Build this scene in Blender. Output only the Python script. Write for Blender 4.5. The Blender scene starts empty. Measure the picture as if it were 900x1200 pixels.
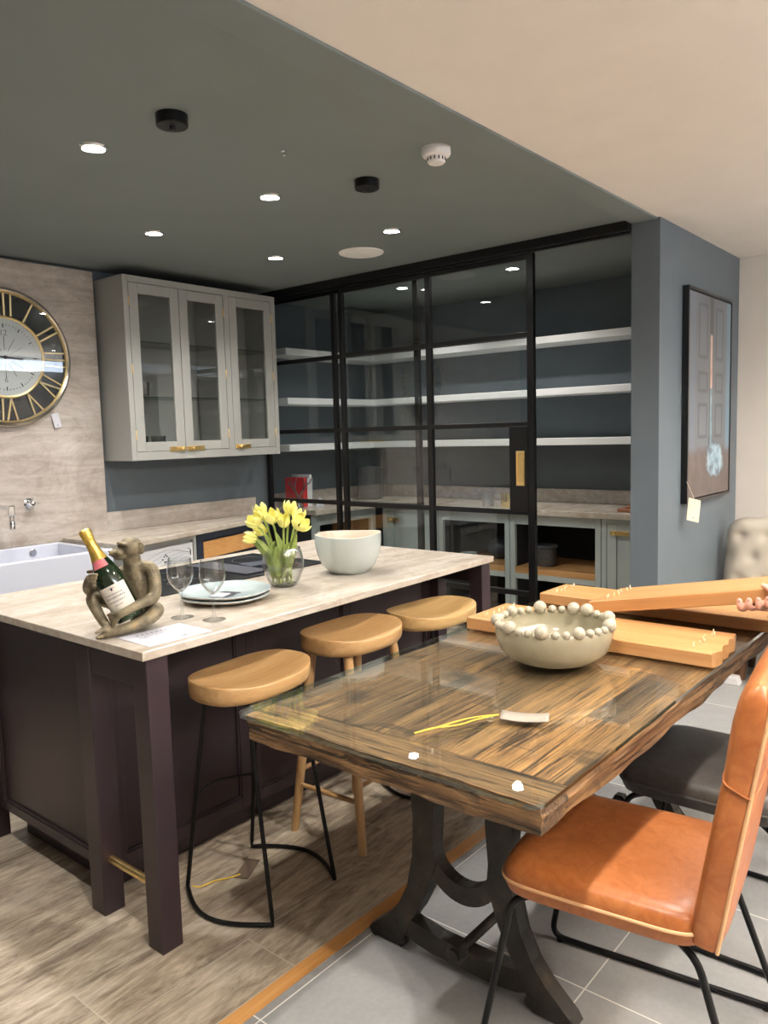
import bpy, bmesh, math, random
from mathutils import Vector, Matrix, Euler
C = bpy.context.scene.collection
PI = math.pi
R = math.radians

# ------------------------------------------------------------------ camera
CAM = bpy.data.cameras.new('camera'); CAMO = bpy.data.objects.new('camera', CAM); C.objects.link(CAMO)
CAM.sensor_fit = 'HORIZONTAL'; CAM.sensor_width = 36.0
CAM.lens = 920.97 / 900 * 36.0; CAM.clip_start = 0.05
yaw, pitch, roll = R(39.640), R(-5.718), R(-1.5635)
fw = Vector((math.cos(yaw)*math.cos(pitch), math.sin(yaw)*math.cos(pitch), math.sin(pitch)))
rt = fw.cross(Vector((0, 0, 1))).normalized(); up = rt.cross(fw)
rt2 = rt*math.cos(roll) + up*math.sin(roll); up2 = -rt*math.sin(roll) + up*math.cos(roll)
mm = Matrix((rt2, up2, -fw)).transposed().to_4x4(); mm.translation = Vector((0, 0, 1.5))
CAMO.matrix_world = mm
bpy.context.scene.camera = CAMO

# ------------------------------------------------------------------ world, exposure
W = bpy.data.worlds.new('world'); bpy.context.scene.world = W; W.use_nodes = True
W.node_tree.nodes['Background'].inputs[0].default_value = (0.9, 0.95, 1, 1)
W.node_tree.nodes['Background'].inputs[1].default_value = 0.05
vs = bpy.context.scene.view_settings
vs.view_transform = 'Standard'; vs.look = 'None'; vs.gamma = 1; vs.use_curve_mapping = False
vs.exposure = 0.42

# lamp strengths (the lamps themselves are built with their fittings)
KITCHEN_W = 50.0; PANTRY_W = 36.0; SHOW_W = 90.0; LINEAR_W = 8.0; ADDED_UPLIGHT_W = 640.0
COOL = (1.0, 0.95, 0.89); WARM = (1.0, 0.92, 0.83)

CEIL = 2.55      # ceiling height

# ------------------------------------------------------------------ helpers
ORG = {}
def worg(o):
    return ORG.get(o.name, Vector((0, 0, 0)))
def thing(name, label, cat, loc=(0, 0, 0), group=None):
    o = bpy.data.objects.new(name, None); C.objects.link(o)
    o.location = loc; o.empty_display_size = 0.05
    ORG[o.name] = Vector(loc)
    o['label'] = label; o['category'] = cat
    if group: o['group'] = group
    return o
def tag(o, label, cat, group=None):
    o['label'] = label; o['category'] = cat
    if group: o['group'] = group
    return o
def copy_tree(o, parent=None):
    c = o.copy(); C.objects.link(c); c.parent = parent
    for ch in list(o.children): copy_tree(ch, c)
    return c

class MB:
    """collects shapes in one bmesh (world coordinates)"""
    def __init__(s): s.bm = bmesh.new()
    def hexa(s, P, mi=0):
        v = [s.bm.verts.new(p) for p in P]
        for f in ((3,2,1,0), (4,5,6,7), (0,1,5,4), (1,2,6,5), (2,3,7,6), (3,0,4,7)):
            s.bm.faces.new([v[i] for i in f]).material_index = mi
        return v
    def box(s, x0, x1, y0, y1, z0, z1, bev=0.0, seg=2, mi=0):
        P = [(x0,y0,z0),(x1,y0,z0),(x1,y1,z0),(x0,y1,z0),(x0,y0,z1),(x1,y0,z1),(x1,y1,z1),(x0,y1,z1)]
        v = s.hexa(P, mi)
        if bev > 0:
            es = set()
            for a in v: es.update(a.link_edges)
            bmesh.ops.bevel(s.bm, geom=list(es), offset=bev, segments=seg, profile=0.5, affect='EDGES')
        return s
    def obox(s, c, size, rot=None, bev=0.0, seg=2, mi=0):
        h = [a/2 for a in size]; M = rot.to_matrix() if isinstance(rot, Euler) else (rot or Matrix.Identity(3))
        P = [Vector(c) + M @ Vector((sx*h[0], sy*h[1], sz*h[2])) for sx, sy, sz in
             ((-1,-1,-1),(1,-1,-1),(1,1,-1),(-1,1,-1),(-1,-1,1),(1,-1,1),(1,1,1),(-1,1,1))]
        v = s.hexa(P, mi)
        if bev > 0:
            es = set()
            for a in v: es.update(a.link_edges)
            bmesh.ops.bevel(s.bm, geom=list(es), offset=bev, segments=seg, profile=0.5, affect='EDGES')
        return s
    def prism(s, pts, h, origin=(0,0,0), ux=(1,0,0), uy=(0,1,0), bev=0.0, seg=1, mi=0):
        """2-D polygon pts in plane (ux, uy), extruded by h along ux x uy"""
        o = Vector(origin); a = Vector(ux); b = Vector(uy); n = a.cross(b).normalized()
        lo = [s.bm.verts.new(o + a*p[0] + b*p[1]) for p in pts]
        hi = [s.bm.verts.new(o + a*p[0] + b*p[1] + n*h) for p in pts]
        k = len(pts)
        f0 = s.bm.faces.new(lo[::-1]); f1 = s.bm.faces.new(hi); fs = [f0, f1]
        for i in range(k):
            fs.append(s.bm.faces.new((lo[i], lo[(i+1) % k], hi[(i+1) % k], hi[i])))
        for f in fs: f.material_index = mi
        if bev > 0:
            es = list(f0.edges) + list(f1.edges)
            bmesh.ops.bevel(s.bm, geom=es, offset=bev, segments=seg, profile=0.5, affect='EDGES')
        return s
    def tube(s, pts, r, seg=10, closed=False, caps=True, mi=0):
        P = [Vector(p) for p in pts]; n = len(P)
        rr = r if isinstance(r, (list, tuple)) else [r]*n
        T = []
        for i in range(n):
            if closed: t = P[(i+1) % n] - P[(i-1) % n]
            else: t = P[min(i+1, n-1)] - P[max(i-1, 0)]
            T.append(t.normalized() if t.length > 1e-9 else Vector((0, 0, 1)))
        ref = Vector((0, 0, 1)) if abs(T[0].z) < 0.9 else Vector((1, 0, 0))
        u = T[0].cross(ref).normalized(); rings = []
        for i in range(n):
            u = (u - T[i]*u.dot(T[i]))
            u = u.normalized() if u.length > 1e-6 else T[i].orthogonal().normalized()
            w = T[i].cross(u)
            rings.append([s.bm.verts.new(P[i] + (u*math.cos(2*PI*k/seg) + w*math.sin(2*PI*k/seg))*rr[i]) for k in range(seg)])
        m = n if closed else n-1
        for i in range(m):
            A, B = rings[i], rings[(i+1) % n]
            for k in range(seg):
                f = s.bm.faces.new((A[k], A[(k+1) % seg], B[(k+1) % seg], B[k])); f.smooth = True; f.material_index = mi
        if caps and not closed:
            s.bm.faces.new(rings[0][::-1]).material_index = mi; s.bm.faces.new(rings[-1]).material_index = mi
        return s
    def cyl(s, p0, p1, r0, r1=None, seg=24, mi=0):
        return s.tube([p0, p1], [r0, r0 if r1 is None else r1], seg, mi=mi)
    def lathe(s, prof, c=(0,0,0), seg=40, axis=None, sy=1.0, mi=0, fn=None):
        """prof: list of (radius, height); axis: 3x3 matrix mapping local to world"""
        c = Vector(c); M = axis or Matrix.Identity(3); rings = []
        for r, h in prof:
            if r < 1e-6:
                rings.append([s.bm.verts.new(c + M @ Vector((0, 0, h)))])
            else:
                ring = []
                for k in range(seg):
                    a = 2*PI*k/seg; p = Vector((r*math.cos(a), r*sy*math.sin(a), h))
                    if fn: p = fn(p, a, r, h)
                    ring.append(s.bm.verts.new(c + M @ p))
                rings.append(ring)
        for A, B in zip(rings, rings[1:]):
            if len(A) == 1 and len(B) == 1: continue
            for k in range(seg):
                k2 = (k+1) % seg
                if len(A) == 1: f = s.bm.faces.new((A[0], B[k2], B[k]))
                elif len(B) == 1: f = s.bm.faces.new((A[k], A[k2], B[0]))
                else: f = s.bm.faces.new((A[k], A[k2], B[k2], B[k]))
                f.smooth = True; f.material_index = mi
        return s
    def ball(s, c, r, seg=16, rings=10, sc=(1,1,1), mi=0, rot=None):
        M = Matrix.Translation(Vector(c)) @ (rot.to_4x4() if rot is not None else Matrix.Identity(4)) @ Matrix.Diagonal((sc[0]*r, sc[1]*r, sc[2]*r, 1))
        g = bmesh.ops.create_uvsphere(s.bm, u_segments=seg, v_segments=rings, radius=1, matrix=M)
        for v in g['verts']:
            for f in v.link_faces: f.smooth = True; f.material_index = mi
        return s
    def grid(s, fn, nu, nv, mi=0, closed_u=False):
        V = [[s.bm.verts.new(fn(i/(nu if closed_u else nu-1), j/(nv-1))) for j in range(nv)] for i in range(nu)]
        for i in range(nu if closed_u else nu-1):
            for j in range(nv-1):
                f = s.bm.faces.new((V[i][j], V[(i+1) % nu][j], V[(i+1) % nu][j+1], V[i][j+1])); f.smooth = True; f.material_index = mi
        return s
    def build(s, name, mat, parent=None, bevel=0.0, smooth=None, mods=(), fix=True):
        if fix: bmesh.ops.recalc_face_normals(s.bm, faces=s.bm.faces[:])
        for e in s.bm.edges:
            if len(e.link_faces) == 2 and e.calc_face_angle(0) > 0.7: e.smooth = False
        me = bpy.data.meshes.new(name)
        off = worg(root_of(parent)) if parent else Vector((0, 0, 0))
        if parent and off.length > 0: bmesh.ops.translate(s.bm, verts=s.bm.verts[:], vec=-off)
        s.bm.to_mesh(me); s.bm.free()
        for m in (mat if isinstance(mat, (list, tuple)) else [mat]): me.materials.append(m)
        o = bpy.data.objects.new(name, me); C.objects.link(o)
        if parent: o.parent = parent
        if smooth:
            for p in me.polygons: p.use_smooth = True
        if bevel > 0:
            b = o.modifiers.new('bevel', 'BEVEL'); b.width = bevel; b.segments = 2; b.limit_method = 'ANGLE'; b.angle_limit = R(40)
        for kind, kw in mods:
            md = o.modifiers.new(kind.lower(), kind)
            for k, v in kw.items(): setattr(md, k, v)
        return o
def root_of(o):
    while o.parent: o = o.parent
    return o
def struct(o):
    o['kind'] = 'structure'; return o
def arc(c, r, a0, a1, n, ux=(1,0,0), uy=(0,1,0)):
    c = Vector(c); ux = Vector(ux); uy = Vector(uy)
    return [c + ux*(r*math.cos(a0+(a1-a0)*i/(n-1))) + uy*(r*math.sin(a0+(a1-a0)*i/(n-1))) for i in range(n)]
def smooth_path(pts, n=6, closed=False):
    P = [Vector(p) for p in pts]; out = []; k = len(P)
    for i in range(k if closed else k-1):
        p0, p1, p2, p3 = P[(i-1) % k] if closed or i > 0 else P[i], P[i], P[(i+1) % k], P[(i+2) % k] if closed or i+2 < k else P[(i+1) % k]
        for j in range(n):
            t = j/n
            out.append(0.5*((2*p1) + (p2-p0)*t + (2*p0-5*p1+4*p2-p3)*t*t + (3*p1-p0-3*p2+p3)*t**3))
    if not closed: out.append(P[-1])
    return out
def fillet_path(pts, r, n=6):
    """polyline with rounded corners"""
    P = [Vector(p) for p in pts]; out = [P[0]]
    for i in range(1, len(P)-1):
        a = (P[i-1]-P[i]); b = (P[i+1]-P[i]); d = min(r, a.length*0.45, b.length*0.45)
        A = P[i] + a.normalized()*d; B = P[i] + b.normalized()*d
        for j in range(n+1):
            t = j/n; out.append((1-t)**2*A + 2*t*(1-t)*P[i] + t*t*B)
    out.append(P[-1]); return out
def text_bm(mb, s, size, origin, ux, uy, depth=0.0006, align='CENTER', mi=0):
    cu = bpy.data.curves.new('t', 'FONT'); cu.body = s; cu.size = size; cu.align_x = align; cu.align_y = 'CENTER'
    cu.extrude = depth; cu.resolution_u = 2
    ob = bpy.data.objects.new('t', cu); C.objects.link(ob)
    dg = bpy.context.evaluated_depsgraph_get(); me = bpy.data.meshes.new_from_object(ob.evaluated_get(dg))
    a = Vector(ux).normalized(); b = Vector(uy).normalized(); n = a.cross(b)
    M = Matrix((a, b, n)).transposed().to_4x4(); M.translation = Vector(origin)
    me.transform(M); k = len(mb.bm.faces); mb.bm.from_mesh(me)
    mb.bm.faces.ensure_lookup_table()
    for f in mb.bm.faces[k:]: f.material_index = mi
    bpy.data.objects.remove(ob); bpy.data.curves.remove(cu); bpy.data.meshes.remove(me)

# ------------------------------------------------------------------ materials
def srgb(r, g, b):
    f = lambda c: (c/255/12.92) if c/255 <= 0.04045 else ((c/255+0.055)/1.055)**2.4
    return (f(r), f(g), f(b), 1)
class NT:
    def __init__(s, name):
        s.m = bpy.data.materials.new(name); s.m.use_nodes = True; s.t = s.m.node_tree; s.n = s.t.nodes; s.l = s.t.links
        s.p = s.n['Principled BSDF']; s.out = s.n['Material Output']
    def add(s, typ, **kw):
        nd = s.n.new(typ)
        for k, v in kw.items():
            if k.startswith('i_'):
                key = k[2:]; key = int(key) if key.isdigit() else key.replace('_', ' ')
                nd.inputs[key].default_value = v
            else: setattr(nd, k, v)
        return nd
    def link(s, a, b): s.l.new(a, b)
    def coord(s, which='Object', scale=(1,1,1), rot=(0,0,0), loc=(0,0,0)):
        t = s.add('ShaderNodeTexCoord'); m = s.add('ShaderNodeMapping')
        m.inputs['Scale'].default_value = scale; m.inputs['Rotation'].default_value = rot; m.inputs['Location'].default_value = loc
        s.link(t.outputs[which], m.inputs[0]); return m.outputs[0]
    def noise(s, vec, scale, detail=5, rough=0.55, dist=0.0):
        n = s.add('ShaderNodeTexNoise'); n.inputs['Scale'].default_value = scale; n.inputs['Detail'].default_value = detail
        n.inputs['Roughness'].default_value = rough; n.inputs['Distortion'].default_value = dist
        if vec is not None: s.link(vec, n.inputs['Vector'])
        return n.outputs['Fac']
    def ramp(s, fac, stops):
        r = s.add('ShaderNodeValToRGB'); e = r.color_ramp.elements
        while len(e) < len(stops): e.new(0.5)
        for i, (p, c) in enumerate(stops): e[i].position = p; e[i].color = c if len(c) == 4 else (*c, 1)
        s.link(fac, r.inputs[0]); return r.outputs[0]
    def mix(s, fac, a, b, mode='MIX'):
        m = s.add('ShaderNodeMix', data_type='RGBA', blend_type=mode)
        for sock, v in ((m.inputs[0], fac), (m.inputs[6], a), (m.inputs[7], b)):
            if hasattr(v, 'is_linked') or hasattr(v, 'links'): s.link(v, sock)
            else: sock.default_value = v
        return m.outputs[2]
    def math(s, op, a, b=0.0, c=0.0):
        m = s.add('ShaderNodeMath', operation=op)
        for i, v in enumerate((a, b, c)):
            if hasattr(v, 'links'): s.link(v, m.inputs[i])
            else: m.inputs[i].default_value = v
        return m.outputs[0]
    def bump(s, h, strength=0.2, dist=0.01):
        b = s.add('ShaderNodeBump'); b.inputs['Strength'].default_value = strength; b.inputs['Distance'].default_value = dist
        s.link(h, b.inputs['Height']); s.link(b.outputs[0], s.p.inputs['Normal'])
    def set(s, **kw):
        for k, v in kw.items():
            key = k.replace('_', ' ')
            if hasattr(v, 'links'): s.link(v, s.p.inputs[key])
            else: s.p.inputs[key].default_value = v
        return s
MAT = {}
def plain(name, col, rough=0.5, metal=0.0, var=0.08, vscale=6, bump=0.0, bscale=200, spec=0.5, coat=0.0):
    t = NT(name); v = t.coord()
    n = t.noise(v, vscale, 4)
    a = tuple(max(0, c*(1-var)) for c in col[:3]) + (1,); b = tuple(min(1, c*(1+var)) for c in col[:3]) + (1,)
    t.set(Base_Color=t.ramp(n, [(0.3, a), (0.7, b)]), Roughness=rough, Metallic=metal, Specular_IOR_Level=spec, Coat_Weight=coat)
    if bump > 0: t.bump(t.noise(v, bscale, 3), bump, 0.002)
    MAT[name] = t.m; return t.m

plain('grey_blue_paint', srgb(91, 101, 108), 0.6, var=0.03, bump=0.05, bscale=300)
plain('ceiling_paint', srgb(116, 125, 125), 0.7, var=0.03, vscale=3)
plain('cream_paint', srgb(234, 228, 221), 0.7, var=0.02)
plain('pale_wall_paint', srgb(226, 219, 210), 0.7, var=0.02)
plain('cabinet_grey', srgb(158, 159, 154), 0.45, var=0.02)
plain('pantry_grey', srgb(180, 189, 187), 0.45, var=0.03)
plain('shelf_white', srgb(232, 234, 234), 0.4, var=0.02)
plain('aubergine_paint', srgb(47, 35, 40), 0.38, var=0.06)
plain('navy_paint', srgb(44, 50, 62), 0.45)
plain('black_steel', srgb(11, 11, 12), 0.32, var=0.1)
plain('black_metal', srgb(26, 26, 27), 0.4, metal=0.6, var=0.1)
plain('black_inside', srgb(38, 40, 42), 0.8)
plain('white_ceramic', srgb(200, 204, 216), 0.12, var=0.01, coat=0.5)
plain('white_plastic', srgb(232, 230, 228), 0.35, var=0.01)
plain('speaker_cloth', srgb(236, 236, 234), 0.8, bump=0.2, bscale=900)
plain('slot_dark', srgb(70, 68, 72), 0.6)
plain('brass', (0.90, 0.66, 0.28, 1), 0.34, metal=1.0, var=0.06, vscale=30)
plain('gold_leaf', (0.85, 0.62, 0.30, 1), 0.32, metal=1.0, var=0.06)
plain('chrome', (0.75, 0.76, 0.78, 1), 0.08, metal=1.0, var=0.02)
plain('silver_rim', (0.80, 0.74, 0.66, 1), 0.2, metal=1.0, var=0.03)
plain('clock_white', srgb(222, 224, 226), 0.3, var=0.02)
plain('ink', srgb(45, 45, 48), 0.5)
plain('ink_grey', srgb(140, 142, 148), 0.6)
plain('paper', srgb(212, 213, 222), 0.6, var=0.01)
plain('card', srgb(146, 138, 126), 0.6, var=0.02)
plain('hob_glass', srgb(30, 31, 34), 0.12, var=0.02)
plain('hob_zone', srgb(70, 72, 80), 0.3)
plain('stoneware_grey', srgb(176, 184, 182), 0.25, var=0.03, coat=0.4)
plain('stoneware_cream', srgb(206, 193, 177), 0.35, var=0.03)
plain('plate_glaze', srgb(178, 192, 194), 0.15, var=0.06, vscale=14, coat=0.5)
plain('beige_glaze', srgb(152, 145, 122), 0.18, var=0.08, vscale=20, coat=0.6)
plain('bead_glaze', srgb(164, 157, 138), 0.5, var=0.25, vscale=160)
plain('yellow_petal', srgb(232, 226, 130), 0.5, var=0.12, vscale=30)
plain('stem_green', srgb(148, 166, 84), 0.5, var=0.15, vscale=20)
plain('leaf_green', srgb(132, 148, 72), 0.45, var=0.2, vscale=25)
plain('bottle_green', srgb(10, 34, 14), 0.07, var=0.1, coat=0.6)
plain('gold_foil', (0.80, 0.55, 0.13, 1), 0.3, metal=0.85, var=0.15, vscale=60, bump=0.3, bscale=120)
plain('pink_label', srgb(206, 112, 120), 0.45)
plain('label_cream', srgb(222, 216, 204), 0.55)
plain('string_yellow', srgb(226, 190, 60), 0.6)
plain('string_pale', srgb(215, 205, 180), 0.7)
plain('tag_brown', srgb(112, 96, 82), 0.7)
plain('tan_leather_edge', srgb(188, 112, 62), 0.4, var=0.1)
plain('piping_tan', srgb(214, 166, 120), 0.5)
plain('black_piping', srgb(60, 58, 56), 0.4)
plain('cream_fabric', srgb(180, 172, 158), 0.85, var=0.04, bump=0.25, bscale=500)
plain('grey_fabric', srgb(128, 124, 118), 0.85, var=0.06, bump=0.3, bscale=500)
plain('dark_walnut', srgb(96, 66, 42), 0.45, var=0.2)
plain('red_cover', srgb(196, 30, 36), 0.45)
plain('white_cover', srgb(214, 214, 216), 0.5)
plain('grey_cover', srgb(150, 154, 162), 0.5)
plain('smoke_vessel', srgb(92, 90, 90), 0.25, metal=0.5, var=0.2, vscale=30)
plain('charcoal_cloth', srgb(52, 54, 58), 0.9, var=0.15, bump=0.3, bscale=200)
plain('skin', srgb(224, 168, 146), 0.5, var=0.06, vscale=40)
plain('nail', srgb(232, 182, 168), 0.25)
plain('dark_jumper', srgb(70, 62, 66), 0.9, var=0.1, bump=0.2, bscale=400)
plain('hair_brown', srgb(70, 50, 36), 0.6, var=0.2)
plain('trousers', srgb(44, 46, 54), 0.9)
plain('wax', srgb(238, 228, 206), 0.5)
plain('linen_tag', srgb(206, 196, 172), 0.7)
plain('clear_peg', srgb(232, 206, 170), 0.3)

def glass_mat(name, tint=(1, 1, 1, 1), ior=1.45, rough=0.0, refl=1.0, edge=None):
    """thin sheet glass: Fresnel mix of a clear and a mirror surface"""
    t = NT(name); t.n.remove(t.p)
    g = t.add('ShaderNodeNewGeometry'); dt = t.add('ShaderNodeVectorMath', operation='DOT_PRODUCT')
    t.link(g.outputs['Incoming'], dt.inputs[0]); t.link(g.outputs['Normal'], dt.inputs[1])
    f0 = ((ior-1)/(ior+1))**2; om = t.math('SUBTRACT', 1.0, t.math('ABSOLUTE', dt.outputs['Value']))
    frs = t.math('MULTIPLY_ADD', t.math('POWER', om, 5.0), 1-f0, f0)
    tr = t.add('ShaderNodeBsdfTransparent'); tr.inputs[0].default_value = tint
    gl = t.add('ShaderNodeBsdfGlossy'); gl.inputs['Roughness'].default_value = rough
    mx = t.add('ShaderNodeMixShader')
    if edge: t.link(t.mix(t.math('POWER', om, 2.5), tint, edge), tr.inputs[0])
    f = t.math('MINIMUM', t.math('MULTIPLY', frs, refl), 1.0)
    t.link(f, mx.inputs[0]); t.link(tr.outputs[0], mx.inputs[1]); t.link(gl.outputs[0], mx.inputs[2])
    t.link(mx.outputs[0], t.out.inputs[0]); MAT[name] = t.m; return t.m
glass_mat('pane_glass', (0.95, 0.97, 0.97, 1), 1.5, refl=1.35)
glass_mat('cabinet_glass', (0.97, 0.98, 0.98, 1), 1.5)
glass_mat('table_glass', (0.95, 0.98, 0.97, 1), 1.5)
glass_mat('vessel_glass', (0.95, 0.96, 0.96, 1), 1.52, refl=1.8, edge=(0.42, 0.44, 0.45, 1))
glass_mat('edge_glass', (0.60, 0.80, 0.80, 1), 1.5, refl=4.0)
plain('gold_glass', (0.70, 0.55, 0.26, 1), 0.22, metal=0.8)
plain('smoke_glass', (0.42, 0.42, 0.43, 1), 0.2, metal=0.7)
def emit(name, col, strength):
    t = NT(name); t.set(Base_Color=(0.9, 0.9, 0.9, 1), Emission_Color=(*col, 1), Emission_Strength=strength); MAT[name] = t.m; return t.m
emit('lamp_disc', (1, 0.97, 0.92), 45)
emit('linear_disc', (0.72, 0.83, 1.0), 7)

# stone worktop: warm quartzite with soft veins
def stone(name, c0, c1, c2, rough, rot=0.4):
    t = NT(name); v = t.coord('Object', (1.0, 1.0, 1.6), (0, 0, rot))
    w = t.noise(v, 1.6, 8, 0.62, 1.4); fine = t.noise(v, 18, 6, 0.6)
    st = t.coord('Object', (0.7, 5.0, 5.0), (0, 0.12, rot)); s2 = t.noise(st, 3.0, 6, 0.6, 0.8)
    base = t.ramp(w, [(0.30, c0), (0.5, c1), (0.72, c2)])
    m = t.mix(0.5, base, t.ramp(s2, [(0.36, c0), (0.52, c1), (0.64, c2)]))
    vn = t.noise(v, 2.2, 9, 0.68, 2.2); m = t.mix(0.35, m, t.ramp(vn, [(0.44, (1, 1, 1, 1)), (0.485, (0.70, 0.60, 0.50, 1)), (0.53, (1, 1, 1, 1))]), 'MULTIPLY')
    m2 = t.mix(0.12, m, t.ramp(fine, [(0.35, (0.25, 0.2, 0.15, 1)), (0.65, (1, 1, 1, 1))]), 'MULTIPLY')
    t.set(Base_Color=m2, Roughness=rough, Coat_Weight=0.15); MAT[name] = t.m
stone('stone_top', srgb(164, 151, 136), srgb(189, 180, 167), srgb(204, 197, 188), 0.22)
stone('stone_panel', srgb(158, 147, 138), srgb(190, 182, 173), srgb(208, 203, 197), 0.38, 0.1)

def wood(name, c0, c1, c2, axis=0, scale=1.0, rough=0.4, rings=18, bump=0.05):
    t = NT(name); sc = [10.0*scale]*3; sc[axis] = 0.8*scale
    v = t.coord('Object', tuple(sc)); n1 = t.noise(v, 1.5, 6, 0.6, 0.6)
    sc2 = [60.0*scale]*3; sc2[axis] = 2.0*scale
    v2 = t.coord('Object', tuple(sc2)); n2 = t.noise(v2, 1.5, 4, 0.6)
    col = t.ramp(n1, [(0.28, c0), (0.5, c1), (0.72, c2)])
    col = t.mix(0.35, col, t.ramp(n2, [(0.3, c0), (0.7, c2)]))
    t.set(Base_Color=col, Roughness=rough); t.bump(n2, bump, 0.002); MAT[name] = t.m
wood('oak_seat', srgb(158, 117, 70), srgb(180, 143, 95), srgb(194, 162, 116), 0)
wood('oak_seat_light', srgb(164, 130, 80), srgb(184, 150, 98), srgb(198, 168, 120), 0)
wood('oak_leg', srgb(164, 122, 76), srgb(186, 146, 98), srgb(200, 166, 120), 2)
wood('board_oak', srgb(160, 110, 65), srgb(180, 131, 80), srgb(194, 149, 99), 1, 1.0, 0.42)
wood('oak_trim', srgb(184, 126, 66), srgb(208, 152, 88), srgb(222, 172, 110), 0)
wood('oak_front', srgb(184, 128, 70), srgb(206, 152, 92), srgb(220, 172, 112), 0)
wood('shelf_oak', srgb(170, 120, 70), srgb(200, 150, 96), srgb(214, 170, 118), 1)
wood('board_brown', srgb(120, 74, 50), srgb(156, 102, 74), srgb(176, 124, 94), 1)

# reclaimed table timber
def reclaimed(name, axis=0, dark=1.0, edge=False):
    t = NT(name); sc = [12.0]*3; sc[axis] = 0.8
    v = t.coord('Object', tuple(sc)); n1 = t.noise(v, 1.3, 9, 0.68, 1.2)
    sc2 = [48.0]*3; sc2[axis] = 1.9; v2 = t.coord('Object', tuple(sc2)); n2 = t.noise(v2, 1.3, 8, 0.68, 0.7)
    sc4 = [130.0]*3; sc4[axis] = 5.0; v4 = t.coord('Object', tuple(sc4)); n4 = t.noise(v4, 1.2, 5, 0.65, 0.3)
    v3 = t.coord('Object', (3.4, 3.4, 3.4)); n3 = t.noise(v3, 1.5, 6, 0.62, 0.6)
    a, b, c = srgb(72*dark, 54*dark, 40*dark), srgb(134*dark, 101*dark, 68*dark), srgb(188*dark, 147*dark, 98*dark)
    col = t.ramp(n1, [(0.34, a), (0.5, b), (0.64, c)])
    col = t.mix(0.55, col, t.ramp(n4, [(0.32, a), (0.5, b), (0.66, c)]))
    tc = t.add('ShaderNodeTexCoord'); sp = t.add('ShaderNodeSeparateXYZ'); t.link(tc.outputs['Object'], sp.inputs[0])
    across = sp.outputs[1 if axis == 0 else 0]; along = sp.outputs[axis]
    wob = t.math('MULTIPLY', t.math('SUBTRACT', t.noise(t.coord('Object', (3, 3, 3)), 1.0, 2), 0.5), 0.012)
    acr = t.math('DIVIDE', t.math('ADD', across, wob), 0.098)
    row = t.math('FLOOR', acr)
    segf = t.math('ADD', t.math('DIVIDE', along, 0.74), t.math('MULTIPLY', row, 0.37)); seg = t.math('FLOOR', segf)
    cmb = t.add('ShaderNodeCombineXYZ'); t.link(row, cmb.inputs[0]); t.link(seg, cmb.inputs[1])
    wn = t.add('ShaderNodeTexWhiteNoise', noise_dimensions='3D'); t.link(cmb.outputs[0], wn.inputs['Vector'])
    tint = t.ramp(wn.outputs['Value'], [(0.0, (0.60, 0.60, 0.62, 1)), (0.5, (0.98, 0.93, 0.86, 1)), (1.0, (1.35, 1.18, 0.92, 1))])
    col = t.mix(1.0, col, tint, 'MULTIPLY')
    crack = t.ramp(n2, [(0.40, (0.05, 0.04, 0.035, 1)), (0.455, (1, 1, 1, 1))])
    col = t.mix(0.9, col, crack, 'MULTIPLY')
    blot = t.ramp(n3, [(0.34, (0.27, 0.28, 0.31, 1)), (0.42, (1, 1, 1, 1))])
    col = t.mix(0.8, col, blot, 'MULTIPLY')
    if not edge:   # joints between the boards
        fr = t.math('FRACT', acr); j = t.math('LESS_THAN', fr, 0.022)
        fs = t.math('FRACT', segf); j2 = t.math('LESS_THAN', fs, 0.004)
        col = t.mix(t.math('MAXIMUM', j, j2), col, (0.03, 0.022, 0.016, 1))
    t.set(Base_Color=col, Roughness=0.62); t.bump(n2, 0.7 if edge else 0.4, 0.012 if edge else 0.004); MAT[name] = t.m
reclaimed('reclaimed_timber', 0)
reclaimed('reclaimed_end', 1, 0.85, True)
reclaimed('reclaimed_end_top', 1, 1.08, True)
reclaimed('reclaimed_edge', 0, 0.85, True)

# cast iron, aged
t = NT('cast_iron'); v = t.coord(); n = t.noise(v, 14, 6)
t.set(Base_Color=t.ramp(n, [(0.35, srgb(38, 36, 34)), (0.6, srgb(58, 54, 48)), (0.75, srgb(84, 74, 60))]), Metallic=0.35, Roughness=0.5)
t.bump(t.noise(v, 90, 4), 0.35, 0.004); MAT['cast_iron'] = t.m
# aged bronze for the ornament
t = NT('antique_resin'); v = t.coord(); n = t.noise(v, 26, 6); n2 = t.noise(v, 150, 4)
t.set(Base_Color=t.ramp(n, [(0.32, srgb(84, 76, 60)), (0.5, srgb(122, 112, 90)), (0.66, srgb(140, 128, 100)), (0.80, srgb(176, 140, 84))]), Metallic=0.25, Roughness=0.5)
t.bump(n2, 0.6, 0.004); MAT['antique_resin'] = t.m
# leather
def leather(name, c0, c1, c2, rough):
    t = NT(name); v = t.coord(); n = t.noise(v, 7, 6, 0.6, 0.8); n2 = t.noise(v, 260, 3); n3 = t.noise(v, 24, 5, 0.6, 1.5)
    col = t.mix(0.4, t.ramp(n, [(0.3, c0), (0.5, c1), (0.7, c2)]), t.ramp(n3, [(0.35, c0), (0.65, c2)]))
    t.set(Base_Color=col, Roughness=rough); t.bump(n2, 0.12, 0.002); MAT[name] = t.m
leather('tan_leather', srgb(144, 78, 34), srgb(166, 96, 46), srgb(184, 116, 66), 0.36)
leather('black_leather', srgb(46, 42, 40), srgb(58, 54, 52), srgb(74, 70, 66), 0.34)

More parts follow.
